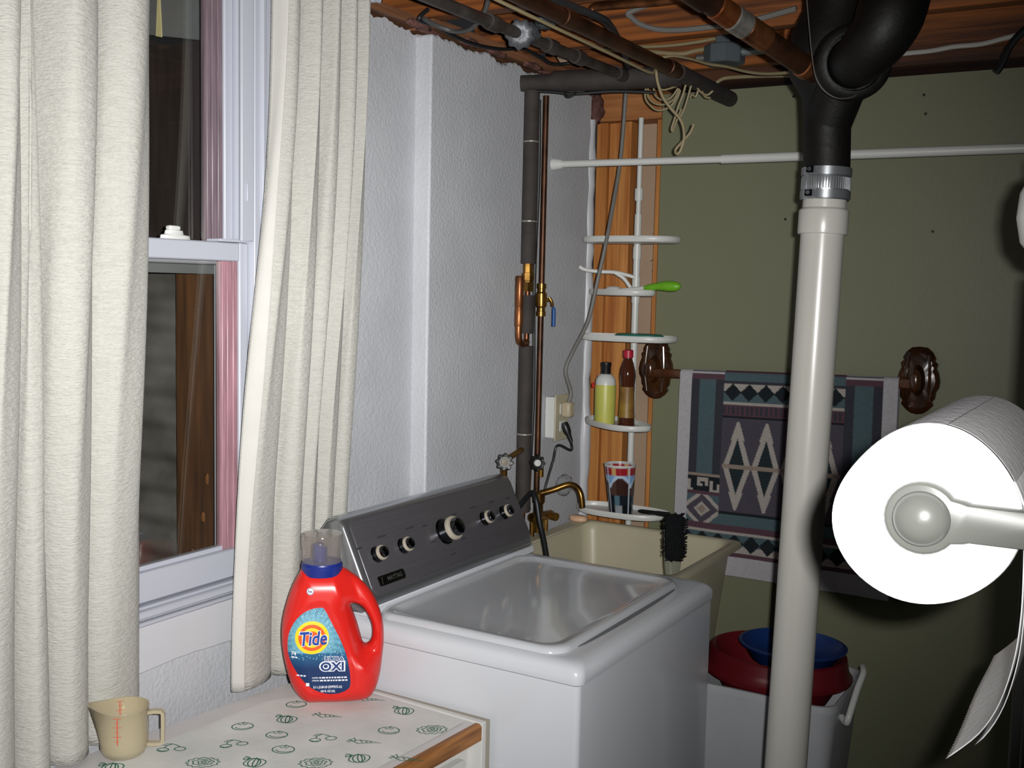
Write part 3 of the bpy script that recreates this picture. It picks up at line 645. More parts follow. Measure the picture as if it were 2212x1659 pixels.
# ---- measuring cup
cupc = (0.088, 1.203); cu = thing('measuring_cup', 'small cloudy plastic measuring cup with red scale and square handle', 'measuring cup', (*cupc, ctop+.0016), math.radians(38))
cb_ = MB(); prof = [(0.0, .0025), (0.030, .0025), (0.034, .006), (0.0385, .016), (0.0395, .030), (0.041, .085), (0.0418, .0855), (0.0415, .0865), (0.0398, .0862), (0.0382, .03), (0.036, .014), (0.0, .006)]
cb_.lathe(prof, n=40)
def spout(p):
    x, y, z = p
    k = max(0, -x/0.040)**6*max(0, (z-.040)/.046)**1.3; return (x-0.016*k, y*(1-.25*k), z+.004*k)
cb_.v = [spout(p) for p in cb_.v]; obj('cup_body', cb_, MILKY, cu, local=True, smooth=60)
hp = [(0.039, 0, .074), (0.050, 0, .0755), (0.061, 0, .075), (0.0645, 0, .071), (0.0645, 0, .045), (0.0640, 0, .022), (0.058, 0, .0185), (0.0385, 0, .019)]
hb = MB(); loops = []
for i, p in enumerate(hp):
    a_ = Vector(hp[max(0, i-1)]); b2 = Vector(hp[min(len(hp)-1, i+1)]); t_ = (b2-a_).normalized(); n_ = Vector((-t_.z, 0, t_.x)); p = Vector(p)
    loops.append([p+n_*.0028+Vector((0, .006, 0)), p+n_*.0028-Vector((0, .006, 0)), p-n_*.0028-Vector((0, .006, 0)), p-n_*.0028+Vector((0, .006, 0))])
hb.loft(loops); obj('handle', hb, MILKY, cu, local=True, smooth=30)
REDI = mat('red_scale_ink', '#c8543c', 0.5, var=.1)
def cyl_mark(a0, a1, z0, z1, r):
    mb = MB(); n_ = 6; vs = []
    for i in range(n_+1):
        a = a0+(a1-a0)*i/n_
        for z in (z0, z1): vs.append((r*math.cos(a), r*math.sin(a), z))
    mb.add(vs, [(2*i, 2*i+2, 2*i+3, 2*i+1) for i in range(n_)]); obj('scale_mark', mb, REDI, cu, local=True, smooth=0)
for base, r in ((math.radians(112), .0378), (math.radians(-92), .0422)):
    cyl_mark(base-.02, base+.02, .034, .080, r); 
    for i, z in enumerate((.040, .048, .056, .064, .072, .0795)): cyl_mark(base-.02-(.16 if i % 2 else .09), base+(.16 if i % 2 else .06), z, z+.001, r)

# ================================================================== washer
WX0, WX1, WY0, WY1 = 0.065, 0.708, 1.6875, 2.373
wa = thing('washing_machine', 'white top loading washing machine with dark grey control panel', 'washing machine', ((WX0+WX1)/2, (WY0+WY1)/2, 0))
def zl(poly, z, ins=0): return [(x, y, z) for x, y in poly]
cab = MB(); cab.loft([zl(rrect(WX0+.004, WX1-.004, WY0+.003, WY1-.003, .012), 0.02), zl(rrect(WX0+.004, WX1-.004, WY0+.003, WY1-.003, .012), 0.886)]); obj('cabinet', cab, WHITEM, wa, smooth=50)
def rr_(ins, r): return rrect(WX0+ins, WX1-ins, WY0+ins, WY1-ins, r)
cap_ = MB(); cap_.loft([zl(rr_(.006, .014), .8875), zl(rr_(0, .018), .8885), zl(rr_(-.001, .02), .893), zl(rr_(-.001, .02), .908), zl(rr_(.003, .022), .917), zl(rr_(.010, .024), .9235), zl(rr_(.020, .024), .9265), zl(rr_(.030, .024), .9275)]); obj('top_cap', cap_, WHITEM, wa, smooth=60)
# lid: raised rounded rim round a slightly sunken pane
LX0, LX1, LY0, LY1 = 0.222, 0.655, 1.708, 2.305
def ll(ins, r, z, bow=0): return [(x+(bow*max(0, 1-((y-(LY0+LY1)/2)/.26)**2) if x > .5 else 0), y, z) for x, y in rrect(LX0+ins, LX1-ins, LY0+ins, LY1-ins, r, 10)]
lid = MB(); lid.loft([ll(0, .045, .9272), ll(.001, .045, .934), ll(.006, .043, .9385), ll(.013, .042, .9395), ll(.020, .040, .9375), ll(.030, .038, .9325), ll(.042, .036, .9310), ll(.10, .03, .9303), ll(.19, .01, .9300)]); obj('lid', lid, LIDM, wa, smooth=70)
# finger groove in front of the lid: its shade painted as a flat grey strip
gv = MB(); gv.loft([[(LX1+.002+.010*max(0, math.sin(PI*t))**.5, LY0+.07+(LY1-LY0-.12)*t, .9279) for t in [i/24 for i in range(25)]]+[(LX1-.004, LY0+.07+(LY1-LY0-.12)*t, .9279) for t in [1-i/24 for i in range(25)]], [(LX1+.002+.010*max(0, math.sin(PI*t))**.5, LY0+.07+(LY1-LY0-.12)*t, .9284) for t in [i/24 for i in range(25)]]+[(LX1-.004, LY0+.07+(LY1-LY0-.12)*t, .9284) for t in [1-i/24 for i in range(25)]]]); obj('finger_groove_shade', gv, mat('shadow_gap_grey', '#6e7074', 0.5, var=.05), wa)
pn = MB(); pn.loft([[(.30, WY0+.0025, .06), (.62, WY0+.0025, .06), (.62, WY0+.0025, .70), (.30, WY0+.0025, .70)], [(.30, WY0+.0018, .06), (.62, WY0+.0018, .06), (.62, WY0+.0018, .70), (.30, WY0+.0018, .70)]]); obj('side_panel', pn, WHITEM, wa, bevel=.0006)
for fx_, fy_ in ((.11, 1.73), (.66, 1.73), (.11, 2.33), (.66, 2.33)):
    ft = MB(); ft.lathe([(.0, 0), (.022, 0), (.020, .012), (.010, .022), (0, .022)], n=14, M=Matrix.Translation((fx_, fy_, 0))); obj('foot', ft, BLACKP, wa)
# console: cross-section in (x, z)
cs = [(0.070, .925), (0.205, .925), (0.222, .935), (0.226, .950), (0.223, .962), (0.152, 1.108), (0.143, 1.117), (0.128, 1.121), (0.105, 1.116), (0.080, 1.085), (0.070, 1.05)]
def cons(y, k, dz=0): cxm, czm = .15, 1.02; return [(cxm+(x-cxm)*k, y, czm+(z-czm)*k) for x, z in cs]
cn = MB(); cn.loft([cons(WY0+.012, .90), cons(WY0+.016, .965), cons(WY0+.024, .99), cons(WY0+.036, 1.0), cons(WY1-.026, 1.0), cons(WY1-.014, .985), cons(WY1-.008, .95), cons(WY1-.005, .88)]); con = obj('console', cn, SILVER, wa, smooth=50)
wb_ = MB(); wb_.prism([(0.070, .9235), (.228, .9262), (.226, .9480), (0.21, .952), (.075, .952)], WY0+.014, WY1-.006, lambda p, q, t: (p, t, q)); obj('console_base', wb_, WHITEM, wa, bevel=.004)
# dark face panel lying on the sloping front
fa = Vector((0.223, 0, .962)); fbv = Vector((0.152, 0, 1.108)); up = (fbv-fa).normalized(); fn_ = Vector((up.z, 0, -up.x))
def face(y, s, lift): p = fa+up*s+fn_*lift; return (p.x, y, p.z)
SL = (fbv-fa).length
def fl_(ins, r, lift): return [face(y, s, lift) for y, s in rrect(WY0+.030+ins, WY1-.012-ins, .004+ins, SL+.006-ins, r, 8)]
fp_ = MB(); fp_.loft([fl_(0, .018, -.002), fl_(0, .018, .0008), fl_(.002, .017, .0018)]); pan = obj('control_panel', fp_, CONS, con, smooth=40)
def knob(y, s, r, h):
    M_ = axis_matrix(face(y, s, .0015), fn_, (0, 1, 0)); k1 = MB(); k1.lathe([(r*1.18, -.001), (r*1.18, .001), (r*1.08, .0025), (r, .003), (r*.97, h*.62)], n=30, M=M_); ko = obj('knob', k1, DKCHROME, pan)
    k2 = MB(); k2.lathe([(r*.97, h*.62), (r*1.06, h*.66), (r*1.08, h*.84), (r*1.0, h*.94), (r*.82, h*.97), (0, h*.97)], n=30, M=M_); obj('knob_rim', k2, KNOBW, ko)
    k3 = MB(); k3.lathe([(r*.82, h*.95), (r*.82, h*1.12), (r*.68, h*1.30), (r*.3, h*1.38), (0, h*1.40)], n=30, M=M_); obj('knob_cap', k3, DKCHROME, ko)
for y, s, r, h in ((1.766, .084, .0150, .020), (1.858, .084, .0150, .020), (2.018, .086, .026, .036), (2.188, .086, .0150, .020), (2.279, .086, .0150, .020)): knob(y, s, r, h)
bd = MB(); bd.loft([[face(y, s, .0016) for y, s in rrect(1.742, 1.832, .018, .040, .005)], [face(y, s, .0034) for y, s in rrect(1.743, 1.831, .019, .039, .005)]]); bdo = obj('badge', bd, DKCHROME, pan)
v, f = text2d('MAYTAG', .0125, .0002, .12, width=.050); tm = MB(); tm.add([face(1.795+x, .029+y, .0038) for x, y in v], f); obj('lettering', tm, SILVER, bdo, smooth=0)
tm = MB(); tm.add([face(y, s, .0038) for y, s in ((1.748, .021), (1.753, .021), (1.757, .037), (1.752, .037))], [(0, 1, 2, 3)]); obj('badge_mark', tm, CHROME, bdo, smooth=0)
INKL = mat('light_panel_print', '#3a3a3e', .5, var=.1)
for y, s, w in ((1.72, .105, .018), (1.80, .115, .03), (1.90, .115, .03), (1.955, .11, .02), (1.965, .07, .02), (2.075, .115, .02), (2.085, .085, .022), (2.08, .055, .018), (2.16, .118, .025), (2.245, .118, .025), (2.32, .115, .02), (2.02, .030, .022)):
    q = MB(); q.add([face(y-w/2, s, .0022), face(y+w/2, s, .0022), face(y+w/2, s+.004, .0022), face(y-w/2, s+.004, .0022)], [(0, 1, 2, 3)]); obj('panel_print', q, INKL, pan, smooth=0)

# ================================================================== laundry tub
TX0, TX1, TY0, TY1, TZ = 0.080, 0.590, 2.425, 2.925, 0.900
tub = thing('laundry_tub', 'cream plastic laundry tub between the washer and the green wall', 'sink', ((TX0+TX1)/2, (TY0+TY1)/2, 0))
def tl(i, r, z, dx=0): return [(x, y, z) for x, y in rrect(TX0+i, TX1-i, TY0+i, TY1-i, r, 6)]
tb_ = MB(); tb_.loft([tl(.06, .03, .55), tl(.055, .04, .548), tl(.022, .045, .865), tl(.020, .045, .880), tl(0, .022, .882), tl(-.001, .022, .889), tl(.001, .022, .898), tl(.005, .022, TZ), tl(.022, .040, TZ), tl(.028, .042, .893), tl(.032, .042, .87), tl(.064, .036, .572), tl(.10, .03, .560), tl(.2, .02, .558)]); obj('basin', tb_, CREAM, tub, smooth=50)
lg = MB()
for x, y in ((TX0+.07, TY0+.07), (TX1-.07, TY0+.07), (TX0+.07, TY1-.07), (TX1-.07, TY1-.07)):
    l = MB(); l.tube([(x, y, 0), (x+(x-.335)*.04, y+(y-2.675)*.04, .56)], [.017, .021], n=12); obj('leg', l, WHITEP, tub)
ld_ = MB(); ld_.box((TX0+.004, TY0+.03, TZ-.001), (TX0+.045, TY1-.03, TZ+.006)); obj('faucet_deck', ld_, CREAM, tub, bevel=.003)
so = MB(); so.loft([[(.155+.028*math.cos(a), 2.86+.016*math.sin(a), TZ+.0065) for a in [2*PI*i/18 for i in range(18)]], [(.155+.030*math.cos(a), 2.86+.018*math.sin(a), TZ+.014) for a in [2*PI*i/18 for i in range(18)]], [(.155+.022*math.cos(a), 2.86+.012*math.sin(a), TZ+.021) for a in [2*PI*i/18 for i in range(18)]]])
so.v = [(x-.055, y+.0, z) for x, y, z in so.v]
tag(obj('soap_bar', so, mat('peach_soap', '#d8b08e', .5, var=.08), smooth=60), 'small peach soap bar at the back corner of the laundry tub', 'soap')
# scrub brush standing in the tub against its front wall
B0 = Vector((0.5423, 2.5200, 0.8789)); B1 = Vector((0.5248, 2.5600, 1.0097))
br = thing('scrub_brush', 'black bristled scrub brush with a clear handle propped in the laundry tub', 'brush', (B0.x, B0.y, B0.z))
ax = (B1-B0).normalized(); side = Vector((.86, .511, 0)); side = (side-ax*side.dot(ax)).normalized(); nb = ax.cross(side)
Bb = B0-ax*.16
def bl(s, w, t, off=0): c = B0+ax*s; return [c+side*w*math.cos(a)+nb*(t*math.sin(a)+off) for a in [2*PI*i/20 for i in range(20)]]
hb2 = MB(); hb2.loft([bl(-.15, .010, .006), bl(-.145, .013, .007), bl(-.05, .014, .007), bl(0.0, .017, .008), bl(.03, .021, .008), bl(.135, .026, .008), bl(.152, .020, .007), bl(.158, .010, .004)]); obj('handle', hb2, CLEARP, br, smooth=60)
bs = MB(); rb = random.Random(3)
MATTEB = mat('matte_black_bristle', '#17181a', .9, var=.3, vscale=90, spec=.1)
def core(s, w, t): c = B0+ax*s-nb*.014; return [c+side*w*math.copysign(abs(math.cos(a))**.7, math.cos(a))+nb*t*math.copysign(abs(math.sin(a))**.7, math.sin(a)) for a in [2*PI*i/16 for i in range(16)]]
bs.loft([core(.040, .016, .010), core(.046, .022, .014), core(.148, .026, .014), core(.156, .018, .010)])
for i in range(20):
    for j in range(11):
        s = .040+.0060*i; w = (-1+2*j/10)*(.0255 if 1 < i < 18 else .019); c = B0+ax*s+side*w-nb*0.006
        e = c-nb*.027+ax*rb.uniform(-.004, .004)+side*(w*.16+rb.uniform(-.002, .002)); bs.tube([c, e], [.0018, .0024], n=5)
o = obj('bristles', bs, MATTEB, br, smooth=0); o['kind'] = 'stuff'

# ================================================================== pipes on the left wall
PXF, PYF = 0.088, 2.545
hot = thing('insulated_pipe', 'vertical pipe in black foam sleeves on the white wall', 'pipe', (PXF, PYF, 0.9))
def vp(z0, z1, r, mt, name, par, x=PXF, y=PYF, n=18, **k):
    q = MB(); q.tube([(x, y, z0), (x, y, z1)], r, n=n); return obj(name, q, mt, par, **k)
vp(0.96, 2.13, .0075, COPPER, 'copper_core', hot)
vp(1.662, 2.118, .0205, FOAM, 'foam_sleeve', hot); vp(1.475, 1.578, .0195, FOAM, 'foam_sleeve', hot); vp(0.985, 1.440, .0205, FOAM, 'foam_sleeve', hot)
for z in (1.985, 1.775, 1.20):
    q = MB(); q.lathe([(.0207, -.002), (.0218, -.001), (.0218, .001), (.0207, .002)], n=20, M=Matrix.Translation((PXF, PYF, z))); obj('wire_tie', q, mat('grey_wire', '#a8a69c', .4, metal=.5, var=.1), hot)
q = MB(); q.lathe([(.009, -.03), (.014, -.03), (.0145, -.018), (.0175, -.017), (.0175, .002), (.014, .003), (.0145, .016), (.0135, .03), (.009, .03)], n=8, M=Matrix.Translation((PXF, PYF, 1.635))); obj('union_valve', q, BRASS, hot, smooth=20)
q = MB(); q.lathe([(.009, -.012), (.0165, -.012), (.0165, .012), (.009, .012)], n=6, M=Matrix.Translation((PXF, PYF, 1.600))); obj('hex_nut', q, BRASS, hot, smooth=10)
# water-hammer stub
c = catmull([(PXF, PYF, 1.452), (PXF+.004, PYF-.022, 1.447), (PXF+.006, PYF-.048, 1.455), (PXF+.006, PYF-.054, 1.475), (PXF+.006, PYF-.054, 1.5)], 6)
q = MB(); q.tube(c, .0095, n=14); obj('stub_elbow', q, COPPER, hot)
q = MB(); q.lathe([(.0, .0), (.0105, .0), (.0115, .004), (.0115, .045), (.0102, .048), (.0102, .05), (.0118, .053), (.0118, .130), (.010, .134), (0, .134)], n=18, M=Matrix.Translation((PXF+.006, PYF-.054, 1.495))); obj('air_chamber', q, COPPER, hot)
# cold copper pipe with a blue ball valve
PXC, PYC = 0.082, 2.632
cold = thing('copper_pipe', 'slim bare copper pipe with blue lever valve right of the foam sleeves', 'pipe', (PXC, PYC, 0.9))
vp(0.97, 2.12, .0082, COPPERD, 'riser', cold, PXC, PYC)
q = MB(); q.lathe([(.009, -.045), (.0135, -.045), (.0135, -.032), (.0115, -.031), (.0115, -.022), (.0155, -.018), (.0165, 0), (.0155, .018), (.0115, .022), (.0115, .031), (.0135, .032), (.0135, .045), (.009, .045)], n=14, M=Matrix.Translation((PXC, PYC, 1.565))); vb = obj('ball_valve', q, BRASS, cold, smooth=30)
q = MB(); q.tube([(PXC+.012, PYC, 1.565), (PXC+.026, PYC, 1.565)], .005, n=10); q.tube(catmull([(PXC+.024, PYC+.002, 1.572), (PXC+.030, PYC+.006, 1.560), (PXC+.030, PYC+.010, 1.548)], 5), .0045, n=10); obj('valve_stem', q, BRASS, vb)
q = MB(); q.tube(catmull([(PXC+.030, PYC+.010, 1.552), (PXC+.032, PYC+.015, 1.540), (PXC+.032, PYC+.016, 1.50), (PXC+.032, PYC+.016, 1.492)], 5), [.003]*5+[.0055]*10+[.004], n=10); obj('blue_lever', q, mat('blue_vinyl_grip', '#1d4f8f', .45, var=.1), vb)
q = MB(); q.tube(catmull([(PXF+.006, PYF+.030, 2.10), (PXF+.004, PYF+.040, 1.9), (PXF, PYF+.036, 1.6), (PXF+.004, PYF+.040, 1.3), (PXF, PYF+.034, 1.05), (PXF+.004, PYF+.03, .985)], 8), .0042, n=8)
tag(obj('control_wire', q, CABLEB), 'thin black cable running down between the foam and copper pipes', 'cable')
q = MB(); q.tube(catmull([(PXC-.008, PYC-.020, 2.09), (PXC-.006, PYC-.022, 1.8), (PXC-.012, PYC-.018, 1.5), (PXC-.008, PYC-.022, 1.2), (PXC-.010, PYC-.020, .99)], 8), .0030, n=8)
tag(obj('white_wire', q, CABLEW), 'thin cream wire running down beside the copper pipe', 'cable')
# hose taps with black handwheels, brass mixer and spout over the tub
def wheel(c, axis, r, parent, hubmat):
    M_ = axis_matrix(c, axis); n_ = 48; mb = MB()
    loops = []
    for z, k in ((-.005, .92), (-.002, 1.0), (.004, 1.0), (.007, .9)):
        loops.append([M_ @ Vector(((r*k*(1+.11*math.cos(8*a)))*math.cos(a), (r*k*(1+.11*math.cos(8*a)))*math.sin(a), z)) for a in [2*PI*i/n_ for i in range(n_)]])
    inner = [[M_ @ Vector((r*.62*math.cos(a), r*.62*math.sin(a), z)) for a in [2*PI*i/n_ for i in range(n_)]] for z in (.006, .001)]
    mb.loft(loops+inner); w = obj('handwheel', mb, BLACKP, parent, smooth=40)
    h = MB(); h.lathe([(0, .008), (r*.42, .007), (r*.45, .003), (r*.45, -.004)], n=16, M=M_); obj('wheel_hub', h, hubmat, w)
tap = thing('tub_faucet', 'tarnished brass tub faucet with two black handwheels and bent spout', 'faucet', (0.11, 2.58, .90))
W1 = Vector((0.1350, 2.3644, 1.1505)); W2 = Vector((0.1280, 2.5479, 1.1235))
axw = Vector((.55, -.80, .12)).normalized()
wheel(W1, axw, .0215, tap, mat('tan_hub', '#6e6250', .5, var=.1)); wheel(W2, Vector((.75, -.65, .1)).normalized(), .0215, tap, mat('white_hub', '#c9ccc8', .4, var=.05))
q = MB(); q.tube([W1-axw*.004, W1-axw*.05], .007, n=12); q.tube([W1-axw*.02, W1-axw*.045], .0115, n=14); q.tube([W1-axw*.045, Vector((PXF, PYF, W1.z+.01))], .008, n=12); q.tube([W1-axw*.035, W1-axw*.035+Vector((0, .004, -.048))], [.010, .0085], n=12); obj('hose_tap', q, BRASS, tap)
q = MB(); q.tube([W1-axw*.035+Vector((0, .004, -.043)), W1-axw*.035+Vector((0, .004, -.07))], .0115, n=12); obj('hose_nut', q, BLACKP, tap)
q = MB(); q.tube([W2, Vector((PXC, PYC, W2.z))], .008, n=12); q.tube([Vector((PXC+.02, PYC-.014, W2.z)), Vector((PXC+.02, PYC-.014, W2.z-.05))], .008, n=12); obj('hose_tap', q, BRASS, tap)
SP = [Vector((0.0930, 2.6150, 1.0222)), Vector((0.1333, 2.6350, 1.0369)), Vector((0.1705, 2.6550, 1.0526)), Vector((0.1943, 2.6600, 1.0467)), Vector((0.2079, 2.6600, 1.0261)), Vector((0.2133, 2.6600, 0.9915))]
q = MB(); q.tube(catmull(SP, 6), .0088, n=16); obj('spout', q, BRASS, tap)
q = MB(); q.lathe([(.0, .0), (.015, .0), (.018, .012), (.018, .05), (.013, .058), (.013, .08), (.018, .085), (.018, .11), (.010, .115), (0, .115)], n=16, M=Matrix.Translation((PXC+.014, PYC-.012, .915))); obj('mixer_body', q, BRASS, tap)
q = MB(); q.tube([(PXC+.02, PYC-.06, .965), (PXC+.02, PYC+.05, .955)], .013, n=14); q.tube([(PXC+.02, PYC+.04, .955), (PXC+.05, PYC+.03, .955)], .011, n=12); q.tube([(PXC+.02, PYC-.055, .965), (PXC+.045, PYC-.075, .965)], .013, n=8); obj('mixer_bar', q, BRASS, tap)
q = MB(); q.tube([(PXC+.014, PYC+.035, .95), (PXC+.014, PYC+.035, .91)], .006, n=8); q.tube([(PXC+.014, PYC-.045, .95), (PXC+.014, PYC-.045, .909)], .007, n=8); obj('mixer_leg', q, BRASS, tap)
# black drain hose: from behind the console over the rim into the tub
q = MB(); q.tube(catmull([(0.10, 2.44, .80), (0.105, 2.47, .98), (0.1250, 2.4535, 1.0111), (0.1300, 2.5176, 1.0454), (0.1500, 2.5084, 1.0303), (0.1650, 2.5050, 0.9697), (0.1750, 2.5155, 0.9122), (0.185, 2.535, .80), (0.19, 2.54, .70)], 8), .0078, n=12)
tag(obj('drain_hose', q, CABLEB), 'black rubber hose looping from behind the washer into the tub', 'hose')

# outlet box with plugs, grey appliance cord from the ceiling, short black cord
ob = thing('wall_outlet', 'white wall outlet box behind the copper pipe', 'outlet', (0.045, 2.79, 1.16))
q = MB(); q.box((0.0455, 2.735, 1.165), (0.080, 2.800, 1.285)); obj('box', q, WHITEP, ob, bevel=.003)
q = MB(); q.box((0.080, 2.728, 1.158), (0.085, 2.808, 1.292)); obj('cover_plate', q, CREAM, ob, bevel=.002)
for z in (1.20, 1.25):
    q = MB(); q.box((0.085, 2.752, z-.015), (0.0875, 2.784, z+.015)); obj('socket', q, WHITEP, ob, bevel=.002)
q = MB(); q.box((0.0878, 2.750, 1.226), (0.118, 2.786, 1.272)); 
cordr = thing('grey_power_cord', 'long grey power cord hanging from the ceiling to the wall outlet', 'power cord', (0.12, 2.85, 1.25)); obj('plug', q, mat('ivory_plug', '#b8ab90', .5, var=.06), cordr, bevel=.008)
q = MB(); q.tube(catmull([(0.20, 2.89, 2.215), (0.2020, 2.8850, 2.1610), (0.1946, 2.8800, 1.9776), (0.1945, 2.8400, 1.8425), (0.1929, 2.8000, 1.7224), (0.1749, 2.7900, 1.6171), (0.1515, 2.7850, 1.5043), (0.1066, 2.7900, 1.4222), (0.0838, 2.7850, 1.3606), (0.108, 2.775, 1.300), (0.104, 2.770, 1.272)], 6), .0058, n=10); obj('cord', q, CABLEG, cordr)
bk = thing('black_power_cord', 'short black plug and cord hanging from the wall outlet', 'power cord', (0.10, 2.77, 1.15))
q = MB(); q.lathe([(0, 0), (.011, .002), (.013, .012), (.012, .030), (.008, .040), (.005, .062), (0, .063)], n=14, M=axis_matrix((0.0882, 2.772, 1.210), (.42, .05, -.9))); obj('plug', q, BLACKP, bk, smooth=60)
q = MB(); q.tube(catmull([(0.113, 2.775, 1.155), (0.114, 2.775, 1.13), (0.1100, 2.6993, 1.1527), (0.1000, 2.6925, 1.1086), (0.0850, 2.6897, 1.0539), (0.0780, 2.6850, 1.0203)], 6), .0036, n=8); obj('cord', q, CABLEB, bk)
# crumpled plastic bag hanging behind the spout
lb = lump('plastic_bag', (0.082, 2.80, 1.02), 0.036, see_through('thin_plastic_bag', '#eeeff2', clear=.6, rough=.12, diffuse='#d5d7dc', trans=.4), None, 91, n=12, sq=(.6, 1.1, .85), jit=.09)
tag(lb, 'crumpled clear plastic bag hanging on the wall behind the brass spout', 'plastic bag')

# ================================================================== ceiling pipes, drains and wires
# grey galvanised pipe under the joists
gp = thing('galvanised_pipe', 'dark galvanised pipe with couplings under the joists nearest the white wall', 'pipe', (0.315, 2.1, 2.15))
q = MB(); q.tube([(0.298, 1.2, 2.150), (0.325, 2.62, 2.150)], .0125, n=14); obj('run', q, GALV, gp)
for y in (1.98, 2.225, 2.36, 2.585):
    q = MB(); q.tube([(0.298+.019*(y-1.2), y-.02, 2.15), (0.298+.019*(y-1.2), y+.02, 2.15)], .017, n=14); obj('coupling', q, GALV, gp)
cl = MB()
clm = thing('pipe_clamp', 'lumpy grey metal fitting clamped round the galvanised pipe', 'clamp', (0.314, 2.15, 2.15))
ZN = mat('dull_zinc', '#6f7276', .5, metal=.5, col2='#3e3f42', vscale=40, bump=.4, bscale=90)
def scallop(c, axis, r, h, nm, k=9):
    M_ = axis_matrix(c, axis); mb = MB(); mb.loft([[M_ @ Vector(((r*q_*(1+.09*math.cos(k*a)))*math.cos(a), (r*q_*(1+.09*math.cos(k*a)))*math.sin(a), z)) for a in [2*PI*i/54 for i in range(54)]] for q_, z in ((.8, -h), (1, -h*.6), (1, h*.4), (.85, h), (.5, h*1.3), (.3, h*1.2))]); return obj(nm, mb, ZN, clm, smooth=40)
scallop((0.318, 2.085, 2.148), (.45, -.85, -.25), .031, .010, 'clamp_body')
lump('clamp_throat', (0.316, 2.125, 2.160), 0.024, ZN, clm, 93, n=9, sq=(1, 1.3, .9))
scallop((0.345, 2.150, 2.185), (.2, -.35, -.9), .024, .006, 'clamp_ear')
# brown copper pipe with a cable tied along it and a foam end
bp = thing('ceiling_copper_pipe', 'long brown copper pipe crossing under the joists with a foam sleeve end', 'pipe', (0.468, 2.3, 2.15))
q = MB(); q.tube([(0.470, 1.2, 2.152), (0.468, 2.64, 2.150)], .0165, n=16); obj('run', q, COPPERD, bp)
for y in (2.02, 2.575):
    q = MB(); q.lathe([(.0165, -.025), (.0195, -.024), (.0195, .024), (.0165, .025)], n=18, M=axis_matrix((0.469, y, 2.152), (0, 1, 0))); obj('coupling', q, COPPERD, bp)
q = MB(); q.tube([(0.468, 2.62, 2.150), (0.467, 3.02, 2.146)], .0215, n=18); obj('foam_sleeve', q, FOAM, bp)
q = MB(); q.tube(catmull([(0.437, 1.2, 2.147), (0.440, 1.8, 2.139), (0.437, 2.3, 2.136), (0.440, 2.52, 2.133), (0.4404, 2.5400, 2.1561), (0.4438, 2.5500, 2.1182), (0.4559, 2.5600, 2.0793), (0.4751, 2.5700, 2.0512), (0.4994, 2.5800, 2.0205), (0.5082, 2.5800, 1.9825), (0.4997, 2.5800, 1.9487), (0.4901, 2.5800, 1.9411), (0.4851, 2.5850, 1.9533), (0.5089, 2.5850, 1.9774), (0.5230, 2.5850, 1.9937), (0.5308, 2.5850, 2.0126)], 5), .0036, n=8)
tag(obj('dangling_wire', q, CABLEW), 'cream wire following the copper pipe then dangling in a hook over the rod', 'cable')
# horizontal foam sleeve from the wall riser
fo = thing('ceiling_foam_pipe', 'horizontal black foam covered pipe meeting the wall riser at an elbow', 'pipe', (0.25, 2.60, 2.13))
q = MB(); q.tube([(PXF-.028, PYF-.012, 2.138), (PXF+.045, PYF+.018, 2.140), (PXF+.055, PYF+.022, 2.143), (0.42, 2.665, 2.150)], [.021, .0215, .027, .027], n=18); obj('foam_sleeve', q, FOAM, fo)
q = MB(); q.tube([(0.40, 2.660, 2.150), (0.455, 2.68, 2.150)], .024, n=18); obj('foam_sleeve', q, FOAM, fo)
q = MB(); q.tube(catmull([(0.09, 2.535, 2.117), (0.15, 2.555, 2.113), (0.20, 2.572, 2.108), (0.30, 2.608, 2.113), (0.40, 2.64, 2.108)], 6), .004, n=8); obj('taped_cable', q, CABLEB, fo)
q = MB(); q.tube(catmull([(0.18, 2.555, 2.112), (0.19, 2.55, 2.098), (0.205, 2.552, 2.098), (0.212, 2.56, 2.110)], 5), .0026, n=6); obj('tape_end', q, CABLEB, fo)
# grey and black cables stapled across the joists
def cable(name, label, pts, r, mt, n=8, cat='cable'):
    t = MB(); t.tube(catmull(pts, 7), r, n=n); return tag(obj(name, t, mt), label, cat)
cable('black_cable', 'thick black cable sagging along the top of the white wall', [(0.0800, 2.0742, 2.2247), (0.0700, 2.0527, 2.1985), (0.0700, 2.1170, 2.1988), (0.0700, 2.2043, 2.1904), (0.0700, 2.2967, 2.1903), (0.0750, 2.3977, 2.1995), (0.0800, 2.5053, 2.2200), (0.0900, 2.5745, 2.2133), (0.1000, 2.6342, 2.2040), (0.1400, 2.6792, 2.2127), (0.2000, 2.6445, 2.2073)], .0048, CABLEB)
cable('grey_loop_cable', 'grey cable looping over the galvanised pipe near the curtain', [(0.2981, 1.9844, 2.2000), (0.2710, 2.0099, 2.1800), (0.2041, 2.0684, 2.1700), (0.1271, 2.1189, 2.1800), (0.0939, 2.1014, 2.1900), (0.0808, 2.0555, 2.2000)], .0055, mat('dark_grey_cable', '#4a4a4a', .5, var=.1))
cable('dark_flex_cable', 'dark flexible cable draped over the brown copper pipe', [(0.4494, 1.9827, 2.1900), (0.4531, 2.0777, 2.1900), (0.4718, 2.1729, 2.1850), (0.4518, 2.2663, 2.1850), (0.4134, 2.3931, 2.1800), (0.3816, 2.4940, 2.1750), (0.3148, 2.6568, 2.1700)], .0085, mat('flex_cable_sheath', '#2b2c2e', .5, var=.15))
